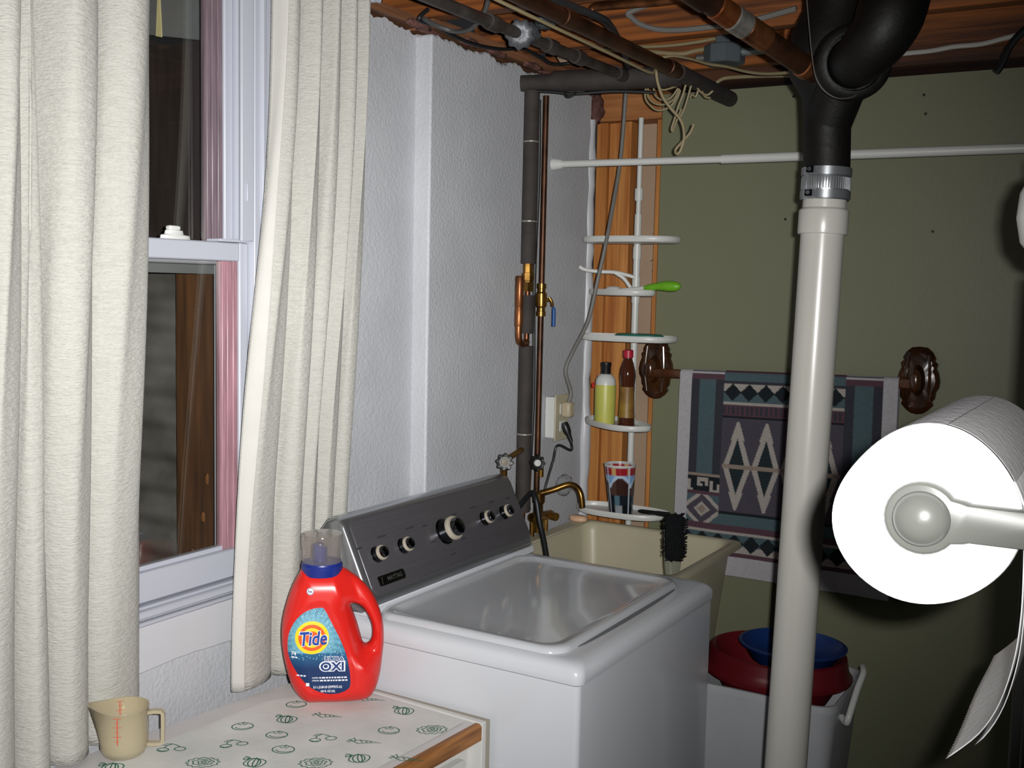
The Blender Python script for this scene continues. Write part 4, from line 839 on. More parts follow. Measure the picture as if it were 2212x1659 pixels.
cable('pale_loop_cable', 'pale grey cable in a wide loop under the orange joist', [(0.475, 2.50, 2.30), (0.3865, 2.5000, 2.2807), (0.3920, 2.5000, 2.2667), (0.4174, 2.5000, 2.2475), (0.4609, 2.5000, 2.2321), (0.5093, 2.5000, 2.2251), (0.5684, 2.5000, 2.2236), (0.6260, 2.5000, 2.2243), (0.6823, 2.5000, 2.2270), (0.7371, 2.5000, 2.2339), (0.8012, 2.5000, 2.2447)], .0068, CABLEG)
cable('cream_cable', 'upper cream cable running to the grey junction box', [(0.0785, 2.8800, 2.3010), (0.2403, 2.8800, 2.2849), (0.3389, 2.8800, 2.2798), (0.4206, 2.8800, 2.2822), (0.4672, 2.8800, 2.2853), (0.5134, 2.8800, 2.2784)], .0048, CABLEW)
cable('cream_cable', 'sagging cream cable entering the left side of the junction box', [(0.0684, 2.8700, 2.3052), (0.1729, 2.8700, 2.2801), (0.2738, 2.8700, 2.2659), (0.3715, 2.8700, 2.2522), (0.4120, 2.8700, 2.2561), (0.4414, 2.8700, 2.2585)], .0060, CABLEW)
cable('cream_cable', 'thin cream cable running from the foam sleeve to the black stack', [(0.3922, 2.7000, 2.2084), (0.4221, 2.7000, 2.2094), (0.4755, 2.6800, 2.1940), (0.5416, 2.6400, 2.1683), (0.6050, 2.6000, 2.1490), (0.6733, 2.5400, 2.1217), (0.7384, 2.4800, 2.1007), (0.8168, 2.4000, 2.0824), (0.9002, 2.3200, 2.0683)], .0036, CABLEW)
cable('cream_cable', 'cream cable lying just above the green wall top', [(0.4200, 3.0300, 2.1978), (0.4432, 3.0300, 2.2078), (0.4912, 3.0300, 2.2080), (0.5587, 3.0300, 2.2053), (0.6637, 3.0300, 2.1984)], .0052, CABLEW)
cable('white_cable', 'white cable running from the black stack towards the upper right', [(0.8726, 2.9300, 2.1974), (0.9409, 2.9300, 2.2113), (1.0192, 2.9300, 2.2136), (1.0736, 2.9300, 2.2189), (1.1376, 2.9300, 2.2197), (1.1996, 2.9300, 2.2305), (1.2601, 2.9300, 2.2399), (1.3394, 2.9300, 2.2385)], .0062, mat('white_cable_sheath', '#b9b7b0', .5, var=.06))
cable('black_hook_cable', 'black cable end hanging from the joist at the upper right', [(1.2900, 2.8000, 2.2470), (1.2457, 2.8000, 2.2142), (1.2210, 2.8000, 2.1862), (1.2096, 2.8000, 2.1609), (1.1992, 2.8000, 2.1354), (1.1919, 2.8000, 2.1244)], .0085, CABLEB)
# bundle of cream wire loops hanging below the foam sleeve
wbn = thing('wire_bundle', 'bundle of cream wire loops hanging below the foam pipe end', 'wire bundle', (0.46, 2.75, 2.1))
LOOPS = [
 [(0.3461, 2.7000, 2.1330), (0.3456, 2.7000, 2.1090), (0.3570, 2.7000, 2.0901), (0.3815, 2.7000, 2.0729), (0.4141, 2.7000, 2.0780), (0.4353, 2.7000, 2.1005), (0.4449, 2.7000, 2.1200)],
 [(0.3483, 2.7100, 2.1370), (0.3491, 2.7100, 2.1127), (0.3658, 2.7100, 2.0947), (0.3925, 2.7100, 2.0881), (0.4222, 2.7100, 2.0993), (0.4381, 2.7100, 2.1257)],
 [(0.3599, 2.7200, 2.1378), (0.3647, 2.7200, 2.1169), (0.3851, 2.7200, 2.1022), (0.4112, 2.7200, 2.1076), (0.4300, 2.7200, 2.1303)],
 [(0.3635, 2.7300, 2.1404), (0.3825, 2.7300, 2.1305), (0.4061, 2.7300, 2.1336), (0.4320, 2.7300, 2.1414)],
 [(0.4677, 2.6800, 2.1327), (0.4599, 2.6800, 2.1039), (0.4482, 2.6800, 2.0752), (0.4403, 2.6800, 2.0461), (0.4322, 2.6800, 2.0217), (0.4351, 2.6800, 2.0132), (0.4434, 2.6800, 2.0341), (0.4574, 2.6800, 2.0687)],
 [(0.4739, 2.7000, 2.1308), (0.4662, 2.7000, 2.1007), (0.4570, 2.7000, 2.0717), (0.4475, 2.7000, 2.0521)],
 [(0.4474, 2.7600, 2.1091), (0.4536, 2.7600, 2.1171), (0.4642, 2.7600, 2.1127), (0.4724, 2.7600, 2.1338)],
 [(0.4712, 2.7800, 2.1348), (0.4811, 2.7800, 2.1148), (0.4981, 2.7800, 2.1088)],
 [(0.4737, 2.7400, 2.1328), (0.4871, 2.7400, 2.1175), (0.5040, 2.7400, 2.1104), (0.5189, 2.7400, 2.1200)],
]
for pts in LOOPS:
    t = MB(); t.tube(catmull(pts, 6), .0028, n=7); obj('wire_strand', t, CABLEW, wbn)
# grey octagonal junction box
jx = (0.5027, 2.8600, 2.2364)
jb2 = thing('junction_box', 'grey octagonal junction box under the back joist', 'junction box', (jx[0], 2.86, 2.2))
q = MB(); q.loft([[(jx[0]+r*math.cos(a), 2.86+r*math.sin(a), z) for a in [PI/8+2*PI*i/8 for i in range(8)]] for r, z in ((.052, jx[2]-.026), (.055, jx[2]-.022), (.055, jx[2]+.020), (.052, jx[2]+.024))]); obj('box', q, BOXGREY, jb2, smooth=20)
q = MB(); q.box((jx[0]-.02, 2.84, jx[2]+.022), (jx[0]+.02, 2.90, 2.30)); obj('bracket', q, BOXGREY, jb2, bevel=.002)
q = MB(); q.tube([(jx[0]-.078, 2.86, jx[2]-.002), (jx[0]-.05, 2.86, jx[2]-.002)], .010, n=12); obj('cable_clamp', q, SOLDER, jb2)
q = MB(); q.tube([(jx[0]+.05, 2.86, jx[2]+.003), (jx[0]+.13, 2.86, jx[2]+.004)], .011, n=12); obj('conduit', q, mat('pale_conduit', '#8d9496', .4, metal=.4, var=.1), jb2)

# black cast-iron stack with a wye, white plastic pipe below it
ST = Vector((0.984, 2.135, 1.81)); SB = Vector((0.955, 2.095, 0.0))
stack = thing('cast_iron_stack', 'black cast iron drain stack with a branch elbow at the ceiling', 'drain pipe', (ST.x, ST.y, 1.84))
LN = Vector((-.86, -.511, 0)); 
S0 = ST+Vector((0, 0, .022)); 
q = MB(); q.tube([S0, S0+Vector((-.002, .002, .05)), S0+Vector((-.004, .003, .09)), S0+Vector((-.004, .004, .15)), S0+LN*.012+Vector((0, .004, .19)), S0+LN*.014+Vector((0, .005, .21)), S0+LN*.012+Vector((0, .006, .26)), S0+Vector((0, .01, .31)), S0+Vector((0, .01, .75))], [.0445, .0445, .0450, .050, .066, .072, .066, .058, .056], n=30); obj('stack_body', q, IRON, stack, smooth=70)
HC = Vector((1.0424, 2.0593, 2.0225)); HD = Vector((.42, -.88, -.12)).normalized()
q = MB(); q.tube([S0+Vector((0, 0, .10)), HC+HD*-.05, HC-HD*.01], [.045, .052, .058], n=28); obj('branch', q, IRON, stack, smooth=70)
q = MB(); q.lathe([(.05, -.03), (.066, -.028), (.069, -.02), (.069, .012), (.064, .020), (.052, .022), (.050, .012)], n=34, M=axis_matrix(HC, HD)); hubo = obj('hub_ring', q, IRON, stack, smooth=50)
E0 = HC+HD*.0; E1 = HC+HD*.045+Vector((.006, 0, .006)); E2 = Vector((1.1047, 2.0008, 2.0581)); E3 = Vector((1.1190, 2.0143, 2.1071)); E4 = Vector((1.1213, 2.0456, 2.1699)); E5 = Vector((1.1173, 2.0638, 2.2551))
q = MB(); q.tube(catmull([E0, E1, E2, E3, E4, E5], 7), [.047+.012*min(1, max(0, (i-6)/12)) for i in range(36)], n=28); obj('branch_elbow', q, IRON, stack, smooth=70)
q = MB(); q.tube(catmull([(0.9778, 1.9681, 2.1281), (0.9887, 1.9566, 2.0683), (0.9990, 1.9457, 2.0172), (1.0099, 1.9364, 1.9788), (1.0240, 1.9423, 1.9548), (1.0444, 1.9529, 1.9416), (1.0614, 1.9750, 1.9447), (1.0684, 1.9915, 1.9517)], 6), .0011, n=6); tag(obj('steel_wire', q, mat('thin_steel_wire', '#8a8880', .4, metal=.7, var=.1)), 'thin steel wire hooked round the black branch hub', 'wire')
cpl = thing('pipe_coupling', 'shiny banded steel coupling joining the black stack to the white pipe', 'pipe coupling', (ST.x, ST.y, 1.785))
tilt = (ST-SB).normalized(); Mc = axis_matrix(ST, tilt)
q = MB(); prof = [(.0452, -.032)]
for i in range(12): prof += [(.0462, -.010+i*.00166), (.0456, -.010+i*.00166+.0008)]
prof += [(.0452, .032)]
q.lathe([(.0452, -.031), (.0458, -.030), (.0458, .030), (.0452, .031)], n=40, M=Mc); obj('shield', q, SILVER, cpl)
for j in range(70):
    pass
rg = MB()
for j in range(60):
    a = 2*PI*j/60; p0 = Mc @ Vector((.0460*math.cos(a), .0460*math.sin(a), -.011)); p1 = Mc @ Vector((.0460*math.cos(a), .0460*math.sin(a), .012)); rg.tube([p0, p1], .0011, n=4)
o = obj('shield_ribs', rg, SILVER, cpl, smooth=0); o['kind'] = 'stuff'
for z in (-.021, .023):
    q = MB(); q.lathe([(.0460, -.0075), (.0478, -.0075), (.0478, .0075), (.0460, .0075)], n=40, M=Mc @ Matrix.Translation((0, 0, z))); bo = obj('band', q, mat('brushed_band_steel', '#9ea2a6', .3, metal=.75, var=.08), cpl)
    s_ = Mc @ Vector((-.044, -.022, z)); e_ = s_+Vector((-.010, -.016, 0)); q = MB(); q.box((s_.x-.008, s_.y-.012, s_.z-.006), (s_.x+.006, s_.y+.008, s_.z+.006)); q.tube([s_+Vector((-.012, .012, 0)), s_+Vector((.0, -.020, 0))], .0042, n=8); obj('band_screw', q, DKCHROME, bo)
pv = thing('white_drain_pipe', 'white plastic drain pipe standing in front of the towel', 'drain pipe', tuple(SB))
q = MB(); q.tube([SB+tilt*.0, ST-tilt*.075], .0415, n=40); obj('pipe', q, PVC, pv, smooth=60)
q = MB(); q.lathe([(.0400, -.040), (.0400, -.028), (.0415, -.0265), (.0415, -.046), (.0470, -.050), (.0475, -.052), (.0475, -.094), (.0470, -.096), (.0415, -.0965)], n=40, M=Mc); obj('socket_collar', q, PVC, pv, smooth=40)
# large copper drain running into the stack
cd = thing('copper_drain', 'wide copper drain pipe with a silver solder band entering the black stack', 'drain pipe', (0.9, 1.95, 2.06))
D1 = Vector((0.9618, 2.0754, 2.0178)); D0 = Vector((0.8386, 1.8018, 2.1064)); dd_ = (D0-D1); 
q = MB(); q.tube([D1-dd_*.05, D1+dd_*2.2], .0205, n=26); obj('run', q, COPPERD, cd)
def ring(t0, t1, r, mt, nm, br=.0):
    q = MB(); L_ = dd_.length; q.lathe([(.0205, 0), (r, .002), (r, (t1-t0)*L_-.002), (.0205, (t1-t0)*L_)], n=26, M=axis_matrix(D1+dd_*t0, dd_)); obj(nm, q, mt, cd)
ring(.03, .09, .0235, COPPER, 'socket'); ring(.42, .60, .0228, COPPER, 'coupling'); ring(.60, .72, .0236, SOLDER, 'solder_band'); ring(.72, .86, .0228, mat('bright_copper', '#c07a4c', .3, metal=.85, col2='#8a4b2a', vscale=20), 'coupling'); ring(.93, 1.12, .0240, COPPERD, 'socket')
# second small copper line with elbow between the joists
q = MB(); q.tube(catmull([(0.2987, 2.4600, 2.2655), (0.3031, 2.4600, 2.2873), (0.3220, 2.4600, 2.2920), (0.3785, 2.4600, 2.2902), (0.4760, 2.4600, 2.2860), (0.5697, 2.4600, 2.2861)], 6), .011, n=14)
tag(obj('small_copper_pipe', q, COPPER), 'short copper pipe with an elbow between the joists', 'pipe')

# ================================================================== rod, corner shelf and what stands on it
rod = thing('shower_rod', 'long white tension rod running across the room in front of the green wall', 'rod', (0.8, 2.78, 1.95))
RA = Vector((0.0465, 2.745, 1.949)); RBm = Vector((0.5625, 2.7900, 1.9488)); RC = Vector((1.2563, 2.8500, 1.9524)); RC = RBm+(RC-RBm)*2.0
q = MB(); q.tube([RA, RBm], .0098, n=18); obj('inner_tube', q, WHITEP, rod)
q = MB(); q.tube([RBm-(RBm-RA).normalized()*.03, RC], .0122, n=18); obj('outer_tube', q, WHITEP, rod)
q = MB(); q.tube([RA-Vector((.001, 0, 0)), RA+(RBm-RA).normalized()*.012, RA+(RBm-RA).normalized()*.030], [.017, .016, .0125], n=18); obj('end_cap', q, WHITEP, rod)

PXP, PYP = 0.217, 2.965
sh = thing('corner_shelf', 'white tension pole corner shelf with five rounded trays', 'shelf', (PXP, PYP, 0))
def pole(z0, z1, r): q = MB(); q.tube([(PXP, PYP, z0), (PXP, PYP, z1)], r, n=16); return obj('pole_section', q, WHITEP, sh)
pole(0.0, 1.20, .0095); pole(1.20, 1.82, .0105); pole(1.80, 2.10, .0075)
for z in (1.60, 1.69, 1.86, 1.56): 
    q = MB(); q.tube([(PXP, PYP, z), (PXP, PYP, z+.035)], .0125, n=16); obj('pole_collar', q, WHITEP, sh)
def tray(z, rot, R=.150, sy=.62):
    c_, s_ = math.cos(rot), math.sin(rot)
    def ol(k, zz):
        out = []
        for i in range(32):
            a = 2*PI*i/32; x = R*k*math.copysign(abs(math.cos(a))**.8, math.cos(a)); y = R*k*sy*math.copysign(abs(math.sin(a))**.8, math.sin(a))*(1.0 if math.sin(a) < 0 else .55)
            y -= .035; out.append((PXP+c_*x-s_*y, PYP+s_*x+c_*y, zz))
        return out
    q = MB(); q.loft([ol(.90, z), ol(.975, z+.002), ol(1.0, z+.008), ol(1.0, z+.017), ol(.985, z+.019), ol(.965, z+.017), ol(.955, z+.006), ol(.9, z+.0055)]); o = obj('tray', q, WHITEP, sh, smooth=50); return o
Z1, Z2, Z3, Z4, Z5 = 1.733, 1.580, 1.447, 1.190, 0.930
tray(Z1, .0); tray(Z2, -.62, R=.140); tray(Z3, .0); tray(Z4, -.62, R=.142); tray(Z5, 0.0, R=.146)
q = MB(); q.tube(catmull([(PXP, PYP-.01, 1.635), (PXP-.05, PYP-.03, 1.648), (PXP-.10, PYP-.05, 1.650), (PXP-.135, PYP-.07, 1.655), (PXP-.150, PYP-.08, 1.664)], 6), .006, n=10); q.tube(catmull([(PXP-.01, PYP-.01, 1.60), (PXP-.03, PYP-.02, 1.63), (PXP-.055, PYP-.033, 1.648)], 5), .006, n=10); obj('hook_arm', q, WHITEP, sh)
# dish brush with lime handle
def onz(u, v, y): return None
db = thing('dish_brush', 'white dish brush with lime green handle on the second tray', 'brush', (0.26, 2.88, Z2+.02))
h0 = Vector((0.2084, 2.8750, 1.5948)); h1 = Vector((0.2862, 2.8700, 1.6043)); h2 = Vector((0.3422, 2.8650, 1.6106)); h3 = Vector((0.4001, 2.8600, 1.6104))
def stick(pts, rads, flat_=.5):
    q = MB(); q.tube(pts, rads, n=14); return q
q = stick(catmull([h1, h1.lerp(h2, .5), h2, h2.lerp(h3, .5), h3], 4), [.006, .007, .0085, .010, .0105, .0105, .011, .012, .013, .014, .0148, .0152, .0150, .0145, .0132, .010, .005]); obj('handle', q, GREENH, db)
hc = h2.lerp(h3, .55); q = MB(); q.lathe([(.0055, -.0160), (.0095, -.0160), (.0095, -.0145), (.0055, -.0145)], n=16, closed=True, M=axis_matrix(hc, (.35, -.94, 0))); obj('hang_hole', q, mat('pale_grey_rubber', '#9ba59a', .5, var=.05), db)
q = stick([h0, h0.lerp(h1, .5), h1], [.007, .006, .006]); obj('neck', q, WHITEP, db)
q = MB(); q.loft([[(h0.x-.022+.030*k*math.cos(a), h0.y+.020*k*math.sin(a), h0.z-.012+dz) for a in [2*PI*i/20 for i in range(20)]] for k, dz in ((.85, 0), (1, .006), (1, .014), (.7, .022), (.2, .025))]); obj('head', q, WHITEP, db)
q = MB(); q.box((h0.x-.018, h0.y-.024, h0.z-.010), (h0.x-.004, h0.y-.019, h0.z-.002)); obj('blue_patch', q, mat('blue_patch', '#3f7fc0', .5, var=.05), db, bevel=.001)
# teal scrubber pad
q = MB(); q.loft([[(0.255+.075*k*math.cos(a), 2.915+.045*k*math.sin(a), Z3+.0075+dz) for a in [2*PI*i/26 for i in range(26)]] for k, dz in ((.96, 0), (1, .004), (1, .012), (.9, .016))])
tag(obj('scrub_pad', q, TEAL), 'flat teal scrub pad lying on the third tray', 'scrub pad')
# bottles on the fourth tray
b1 = thing('shampoo_bottle', 'pale yellow green bottle with black cap on the fourth tray', 'bottle', ((0.1583, 2.9000, 1.2134)[0], 2.90, Z4+.0065)); T1 = Matrix.Translation(b1.location)
q = MB(); q.lathe([(0, 0), (.026, 0), (.030, .004), (.031, .02), (.0315, .115), (.0305, .12)], n=26, M=T1); obj('body', q, mat('yellow_green_label', '#c3c35e', .4, var=.08, vscale=30), b1)
q = MB(); q.lathe([(.0305, .12), (.029, .135), (.022, .147), (.014, .152)], n=26, M=T1); obj('shoulder', q, WHITEP, b1)
q = MB(); q.lathe([(.014, .150), (.0145, .152), (.014, .172), (.0155, .176), (.0155, .186), (.008, .187), (0, .180)], n=20, M=T1); obj('cap', q, BLACKP, b1)
b2_ = thing('cleaner_bottle', 'slim brown clear bottle with red cap beside the yellow bottle', 'bottle', ((0.2359, 2.8850, 1.2211)[0], 2.885, Z4+.0065)); T2 = Matrix.Translation(b2_.location)
AMB_ = see_through('brown_clear_plastic', '#b08a70', clear=.35, rough=.1, diffuse='#6b3a26', trans=.4)
q = MB(); q.lathe([(0, 0), (.022, 0), (.0245, .004), (.0245, .012), (.0225, .04), (.0205, .10), (.0215, .125), (.0240, .150), (.0225, .170), (.016, .190), (.012, .200), (.012, .206)], n=24, M=T2); obj('body', q, AMB_, b2_, smooth=70)
q = MB(); q.lathe([(.0245, .03), (.0232, .04), (.0213, .10), (.0222, .120)], n=24, M=T2); 
q.v = q.v; obj('wrap_label', q, mat('brown_yellow_label', '#6a4428', .45, col2='#94742c', vscale=22, detail=2), b2_)
q = MB(); q.lathe([(.0125, .204), (.0150, .205), (.0150, .226), (.010, .228), (0, .228)], n=20, M=T2); obj('cap', q, mat('red_cap', '#b01e35', .4, var=.05), b2_)
q = MB(); q.tube([Vector((b1.location.x-.034, 2.885, Z4+.128)), Vector((b1.location.x-.028, 2.875, Z4+.120))], .0045, n=8); obj('red_tab', q, mat('red_tab_plastic', '#d8322a', .4, var=.05), b1)
# printed tumbler and black marker on the lowest tray
tu = thing('printed_tumbler', 'plastic tumbler printed with red band, sky and dark rocks on the lowest tray', 'tumbler', ((0.2261, 2.8900, 0.9576)[0], 2.89, Z5+.0065)); n_ = 64; m_ = 40; tv = []; tf = []; tc_ = []
lean = .02
for j in range(m_+1):
    t = j/m_; z = .148*t; r = .034+.0125*t
    for i in range(n_):
        a = 2*PI*i/n_; tv.append((tu.location.x+r*math.cos(a)-lean*t*.4, tu.location.y+r*math.sin(a), tu.location.z+z))
        hgt = .55+.22*abs(math.sin(a*2.0+.7)); 
        if t > .95: c_ = lin('#b9bcc0')
        elif t > .80: c_ = lin('#9c1f2a') if abs(math.sin(a*3)) < .93 else lin('#c9a26a')
        elif t > hgt: c_ = lin('#7fa8d8') if t > hgt+.08 else lin('#b8cce0')
        elif t > .42: c_ = lin('#3a2420') if (i//5) % 3 else lin('#4f3a34')
        elif t > .2: c_ = lin('#16202a') if (i//4) % 4 else lin('#53707f')
        else: c_ = lin('#12141a') if (i//6) % 4 else lin('#8f9499')
        if i % 16 == 11: c_ = lin('#c5d2de')
        tc_.append(c_)
for j in range(m_):
    for i in range(n_): tf.append((j*n_+i, j*n_+(i+1) % n_, (j+1)*n_+(i+1) % n_, (j+1)*n_+i))
tf.append(tuple(range(n_))[::-1]); q = MB(); q.add(tv, tf)
oo = obj('cup_wall', q, mat('tumbler_print', '#888888', .18, var=.03, attr='print', coat=.5), tu, smooth=60, colors=np.array(tc_))
q = MB(); q.lathe([(.0455, 0), (.0475, .001), (.0475, .004), (.0455, .005)], n=36, M=Matrix.Translation((tu.location.x-lean*.4, tu.location.y, tu.location.z+.145))); obj('rim', q, WHITEP, tu)
q = MB(); M0, M1 = Vector((0.2892, 2.8750, 0.9666)), Vector((0.3920, 2.8550, 0.9934)); M0.z = Z5+.026; M1.z = Z5+.031; q.tube([M0, M0.lerp(M1, .1), M0.lerp(M1, .6), M0.lerp(M1, .62), M1], [.004, .0062, .0068, .0075, .0075], n=14)
tag(obj('black_marker', q, BLACKP), 'black marker pen lying on the rim of the lowest tray', 'marker')

# ================================================================== towel bar and towel
TBY = 3.045
tbr = thing('towel_bar', 'dark varnished wooden towel bar with two carved scalloped brackets', 'towel bar', (0.62, 3.1, 1.27))
def bracket(cx, cz):
    half = [(0, .092), (.020, .090), (.034, .078), (.043, .062), (.041, .054), (.049, .046), (.046, .034), (.052, .020), (.056, 0), (.054, -.018), (.047, -.030), (.045, -.048), (.039, -.055), (.042, -.066), (.030, -.080), (.016, -.090), (0, -.093)]
    P = half+[(-x, z) for x, z in half[::-1][1:-1]]
    def lp2(k, y): return [(cx+x*k, y, cz+z*k) for x, z in P]
    q = MB(); q.loft([lp2(1, 3.0995), lp2(1.0, 3.090), lp2(.93, 3.084), lp2(.84, 3.081), lp2(.80, 3.083), lp2(.55, 3.081), lp2(.3, 3.078)]); o = obj('bracket', q, DKWOOD, tbr, smooth=35)
    q = MB(); q.loft([[(cx+r*x*.6, y, cz+z*1.3*r) for x, z in [(math.cos(a), math.sin(a)) for a in [2*PI*i/20 for i in range(20)]]] for r, y in ((.034, 3.083), (.031, 3.072), (.026, 3.058), (.022, 3.034), (.016, 3.030))]); obj('carved_boss', q, DKWOOD, o, smooth=50)
    for s in (-1, 1):
        q = MB(); q.tube(catmull([(cx+s*.026, 3.082, cz+.070), (cx+s*.030, 3.080, cz+.02), (cx+s*.030, 3.080, cz-.02), (cx+s*.024, 3.082, cz-.068)], 5), .0042, n=8); obj('carved_rib', q, DKWOOD, o)
bracket(0.236, 1.357); bracket(1.006, 1.370)
q = MB(); q.prism(rrect(TBY-.010, TBY+.010, -.014, .014, .004, 3), 0.236, 1.006, lambda p, s, t: (t, p, 1.348+s+.0156*(t-.236)/.77)); obj('bar', q, BARWOOD, tbr)
# towel: front panel carries the woven pattern
C_ = {k: np.array(lin(v)) for k, v in dict(w='#b6b4b8', d='#3c3d45', t='#51646a', b='#5b434d', p='#504b56', k='#24292d', c='#aba49e', n='#94857a', g='#2a3438').items()}
def towel_color(a, b_):
    """a: 0..1 across, b_: 0..1 down the front"""
    sh_ = a.shape; out = np.zeros(sh_+(3,)); 
    def put(mask, k): out[mask] = C_[k]
    m_ = np.minimum(a, 1-a); put(np.ones(sh_, bool), 'p')
    # side columns
    sc = m_ < .223
    put(sc & (b_ < .53), 'd'); put(sc & (m_ > .100) & (m_ < .183) & (b_ < .52), 't'); put(sc & (b_ < .028), 'w'); put(sc & (b_ > .012) & (b_ < .018), 'p'); put(sc & (b_ > .028) & (b_ < .055), 'b')
    put(sc & (b_ > .515) & (b_ < .527), 'n'); put(sc & (b_ > .527) & (b_ < .615), 'k')
    k1 = (m_-.062)/(.161); kb = (b_-.53)/.08
    key = ((kb > .08) & (kb < .30) & (k1 > .30) & (k1 < .62)) | ((k1 > .30) & (k1 < .40) & (kb > .08) & (kb < .62)) | ((k1 > .54) & (k1 < .64) & (kb > .08) & (kb < .55)) | ((kb > .45) & (kb < .62) & (k1 > .30) & (k1 < .46)) | ((k1 > .70) & (k1 < .80) & (kb > .25) & (kb < .95)) | ((kb > .78) & (kb < .95) & (k1 > .70) & (k1 < 1)) | ((k1 > .92) & (kb > .4) & (kb < .95)) | ((k1 < .10) & (kb > .25) & (kb < .95)) | ((kb > .78) & (kb < .95) & (k1 < .18))
    put(sc & key & (kb > 0) & (kb < 1), 'c'); put(sc & (b_ > .603) & (b_ < .618), 'b')
    dz = sc & (b_ > .618) & (b_ < .765); put(dz, 't'); dm = np.abs(k1-.48)/.5+np.abs(b_-.690)/.072
    put(dz & (dm < 1.22), 'c'); put(dz & (dm < 1.02), 'p'); put(dz & (dm < .52), 'c'); put(dz & (dm < .30), 'n'); put(dz & (dm > 1.22) & (dm < 1.35), 'c')
    # centre column
    cc = ~sc; ca_ = (a-.5)/.0782
    put(cc & (b_ < .018), 'b'); put(cc & (b_ >= .018) & (b_ < .060), 't'); put(cc & (b_ >= .060) & (b_ < .072), 'd')
    dr = cc & (b_ >= .072) & (b_ < .160); tri = np.abs((ca_+.5) % 1-.5)*2
    put(dr & (b_ < .115), 'c'); put(dr & (b_ >= .115), 't'); put(dr & ((1-tri)*1.0+np.abs(b_-.112)/.042 < 1.0) & False, 'k')
    put(dr & (tri*.95+np.abs(b_-.112)/.042 < 1.0), 'k'); 
    put(cc & (b_ >= .160) & (b_ < .172), 'c'); put(cc & (b_ >= .172) & (b_ < .225), 'b'); put(cc & (b_ >= .18) & (b_ < .218) & ((np.floor(a*90) % 2) == 0), 'd'); put(cc & (b_ >= .225) & (b_ < .235), 'k')
    for i in range(4):
        x0 = .5+(i-1.5)*.1335; dx = np.abs(a-x0)/.066; up_ = b_ < .470; hh = np.where(up_, (.470-b_)/.215, (b_-.470)/.205)
        outer = (dx+hh < 1.0+.10*(hh > .6)) & (hh < 1.02); inner = (dx < .60*(1-hh*1.55)) & (hh < .66)
        put(cc & outer & (b_ > .25) & (b_ < .69), 'c'); put(cc & inner & (b_ > .25) & (b_ < .69), 'g')
    put(cc & (np.abs(b_-.470) < .010) & (np.abs(a-.5) < .27), 'n')
    put(cc & (b_ > .690) & (b_ < .703), 'k'); put(cc & (b_ > .703) & (b_ < .765), 't')
    # bottom bands
    put((b_ > .755) & (b_ < .785), 'b'); put((b_ > .785) & (b_ < .798), 'c')
    db_ = (b_ > .798) & (b_ < .885); put(db_, 't'); put(db_ & (b_ > .852), 'c'); tr2 = np.abs(((a-.5)/.0782) % 1-.5)*2; put(db_ & (tr2*.95+np.abs(b_-.838)/.044 < 1.0), 'k')
    put((b_ >= .885) & (b_ < .905), 'b')
    put(b_ >= .905, 'w'); put(m_ < .062, 'w')
    put(b_ < -.0, 'w')
    return out
tw = thing('patterned_towel', 'teal and purple southwestern patterned towel with white border on the wooden bar', 'towel', (0.65, TBY, 0.77))
nu, nv = 250, 300; tl0, tr0 = 0.340, 0.966; zb = 0.772
def bar_z(x): return 1.348+.0156*(x-.236)/.77
uu, vv = np.meshgrid(np.linspace(0, 1, nu+1), np.linspace(0, 1, nv+1))
X_ = tl0+(tr0-tl0)*uu-.006*(vv > 0)*vv*(1-2*uu); ztop = bar_z(X_)+.0165; LEN = ztop-zb+.014
s_len = vv*LEN; ov = .020   # first ov metres wrap over the top of the bar
th = np.clip(s_len/ov, 0, 1)*PI/2
Y_ = TBY-np.sin(th)*.0135-.002*np.clip((s_len-ov)/.05, 0, 1)+.0028*np.sin(uu*15+vv*2)*np.clip((s_len-ov)/.2, 0, 1); Z_ = np.where(s_len < ov, ztop-.0135*(1-np.cos(th)), ztop-.0135-(s_len-ov))
q = MB(); q.add(np.stack([X_, Y_, Z_], -1).reshape(-1, 3).tolist(), [(j*(nu+1)+i, j*(nu+1)+i+1, (j+1)*(nu+1)+i+1, (j+1)*(nu+1)+i) for j in range(nv) for i in range(nu)])
TWM = mat('woven_towel_print', '#888888', .95, var=.28, attr='print', vscale=170, bump=.5, bscale=260, spec=.1, bdist=.002)
fo_ = obj('front_panel', q, TWM, tw, smooth=180, colors=towel_color(uu, vv).reshape(-1, 3)); fo_.modifiers.new('solid', 'SOLIDIFY').thickness = .003
q = MB()
def backp(u, v):
    x = tl0+(tr0-tl0)*u; zt = bar_z(x)+.0165; s = v*(zt-.80); t_ = min(1, s/ov)*PI/2
    return (x, TBY+math.sin(t_)*.0135+.003*math.sin(u*9)*min(1, s*3), zt-.0135*(1-math.cos(t_)) if s < ov else zt-.0135-(s-ov))
q.grid(backp, 60, 60); o = obj('back_panel', q, mat('towel_back', '#77747c', .95, var=.2, vscale=60), tw, smooth=180); o.modifiers.new('solid', 'SOLIDIFY').thickness = .003

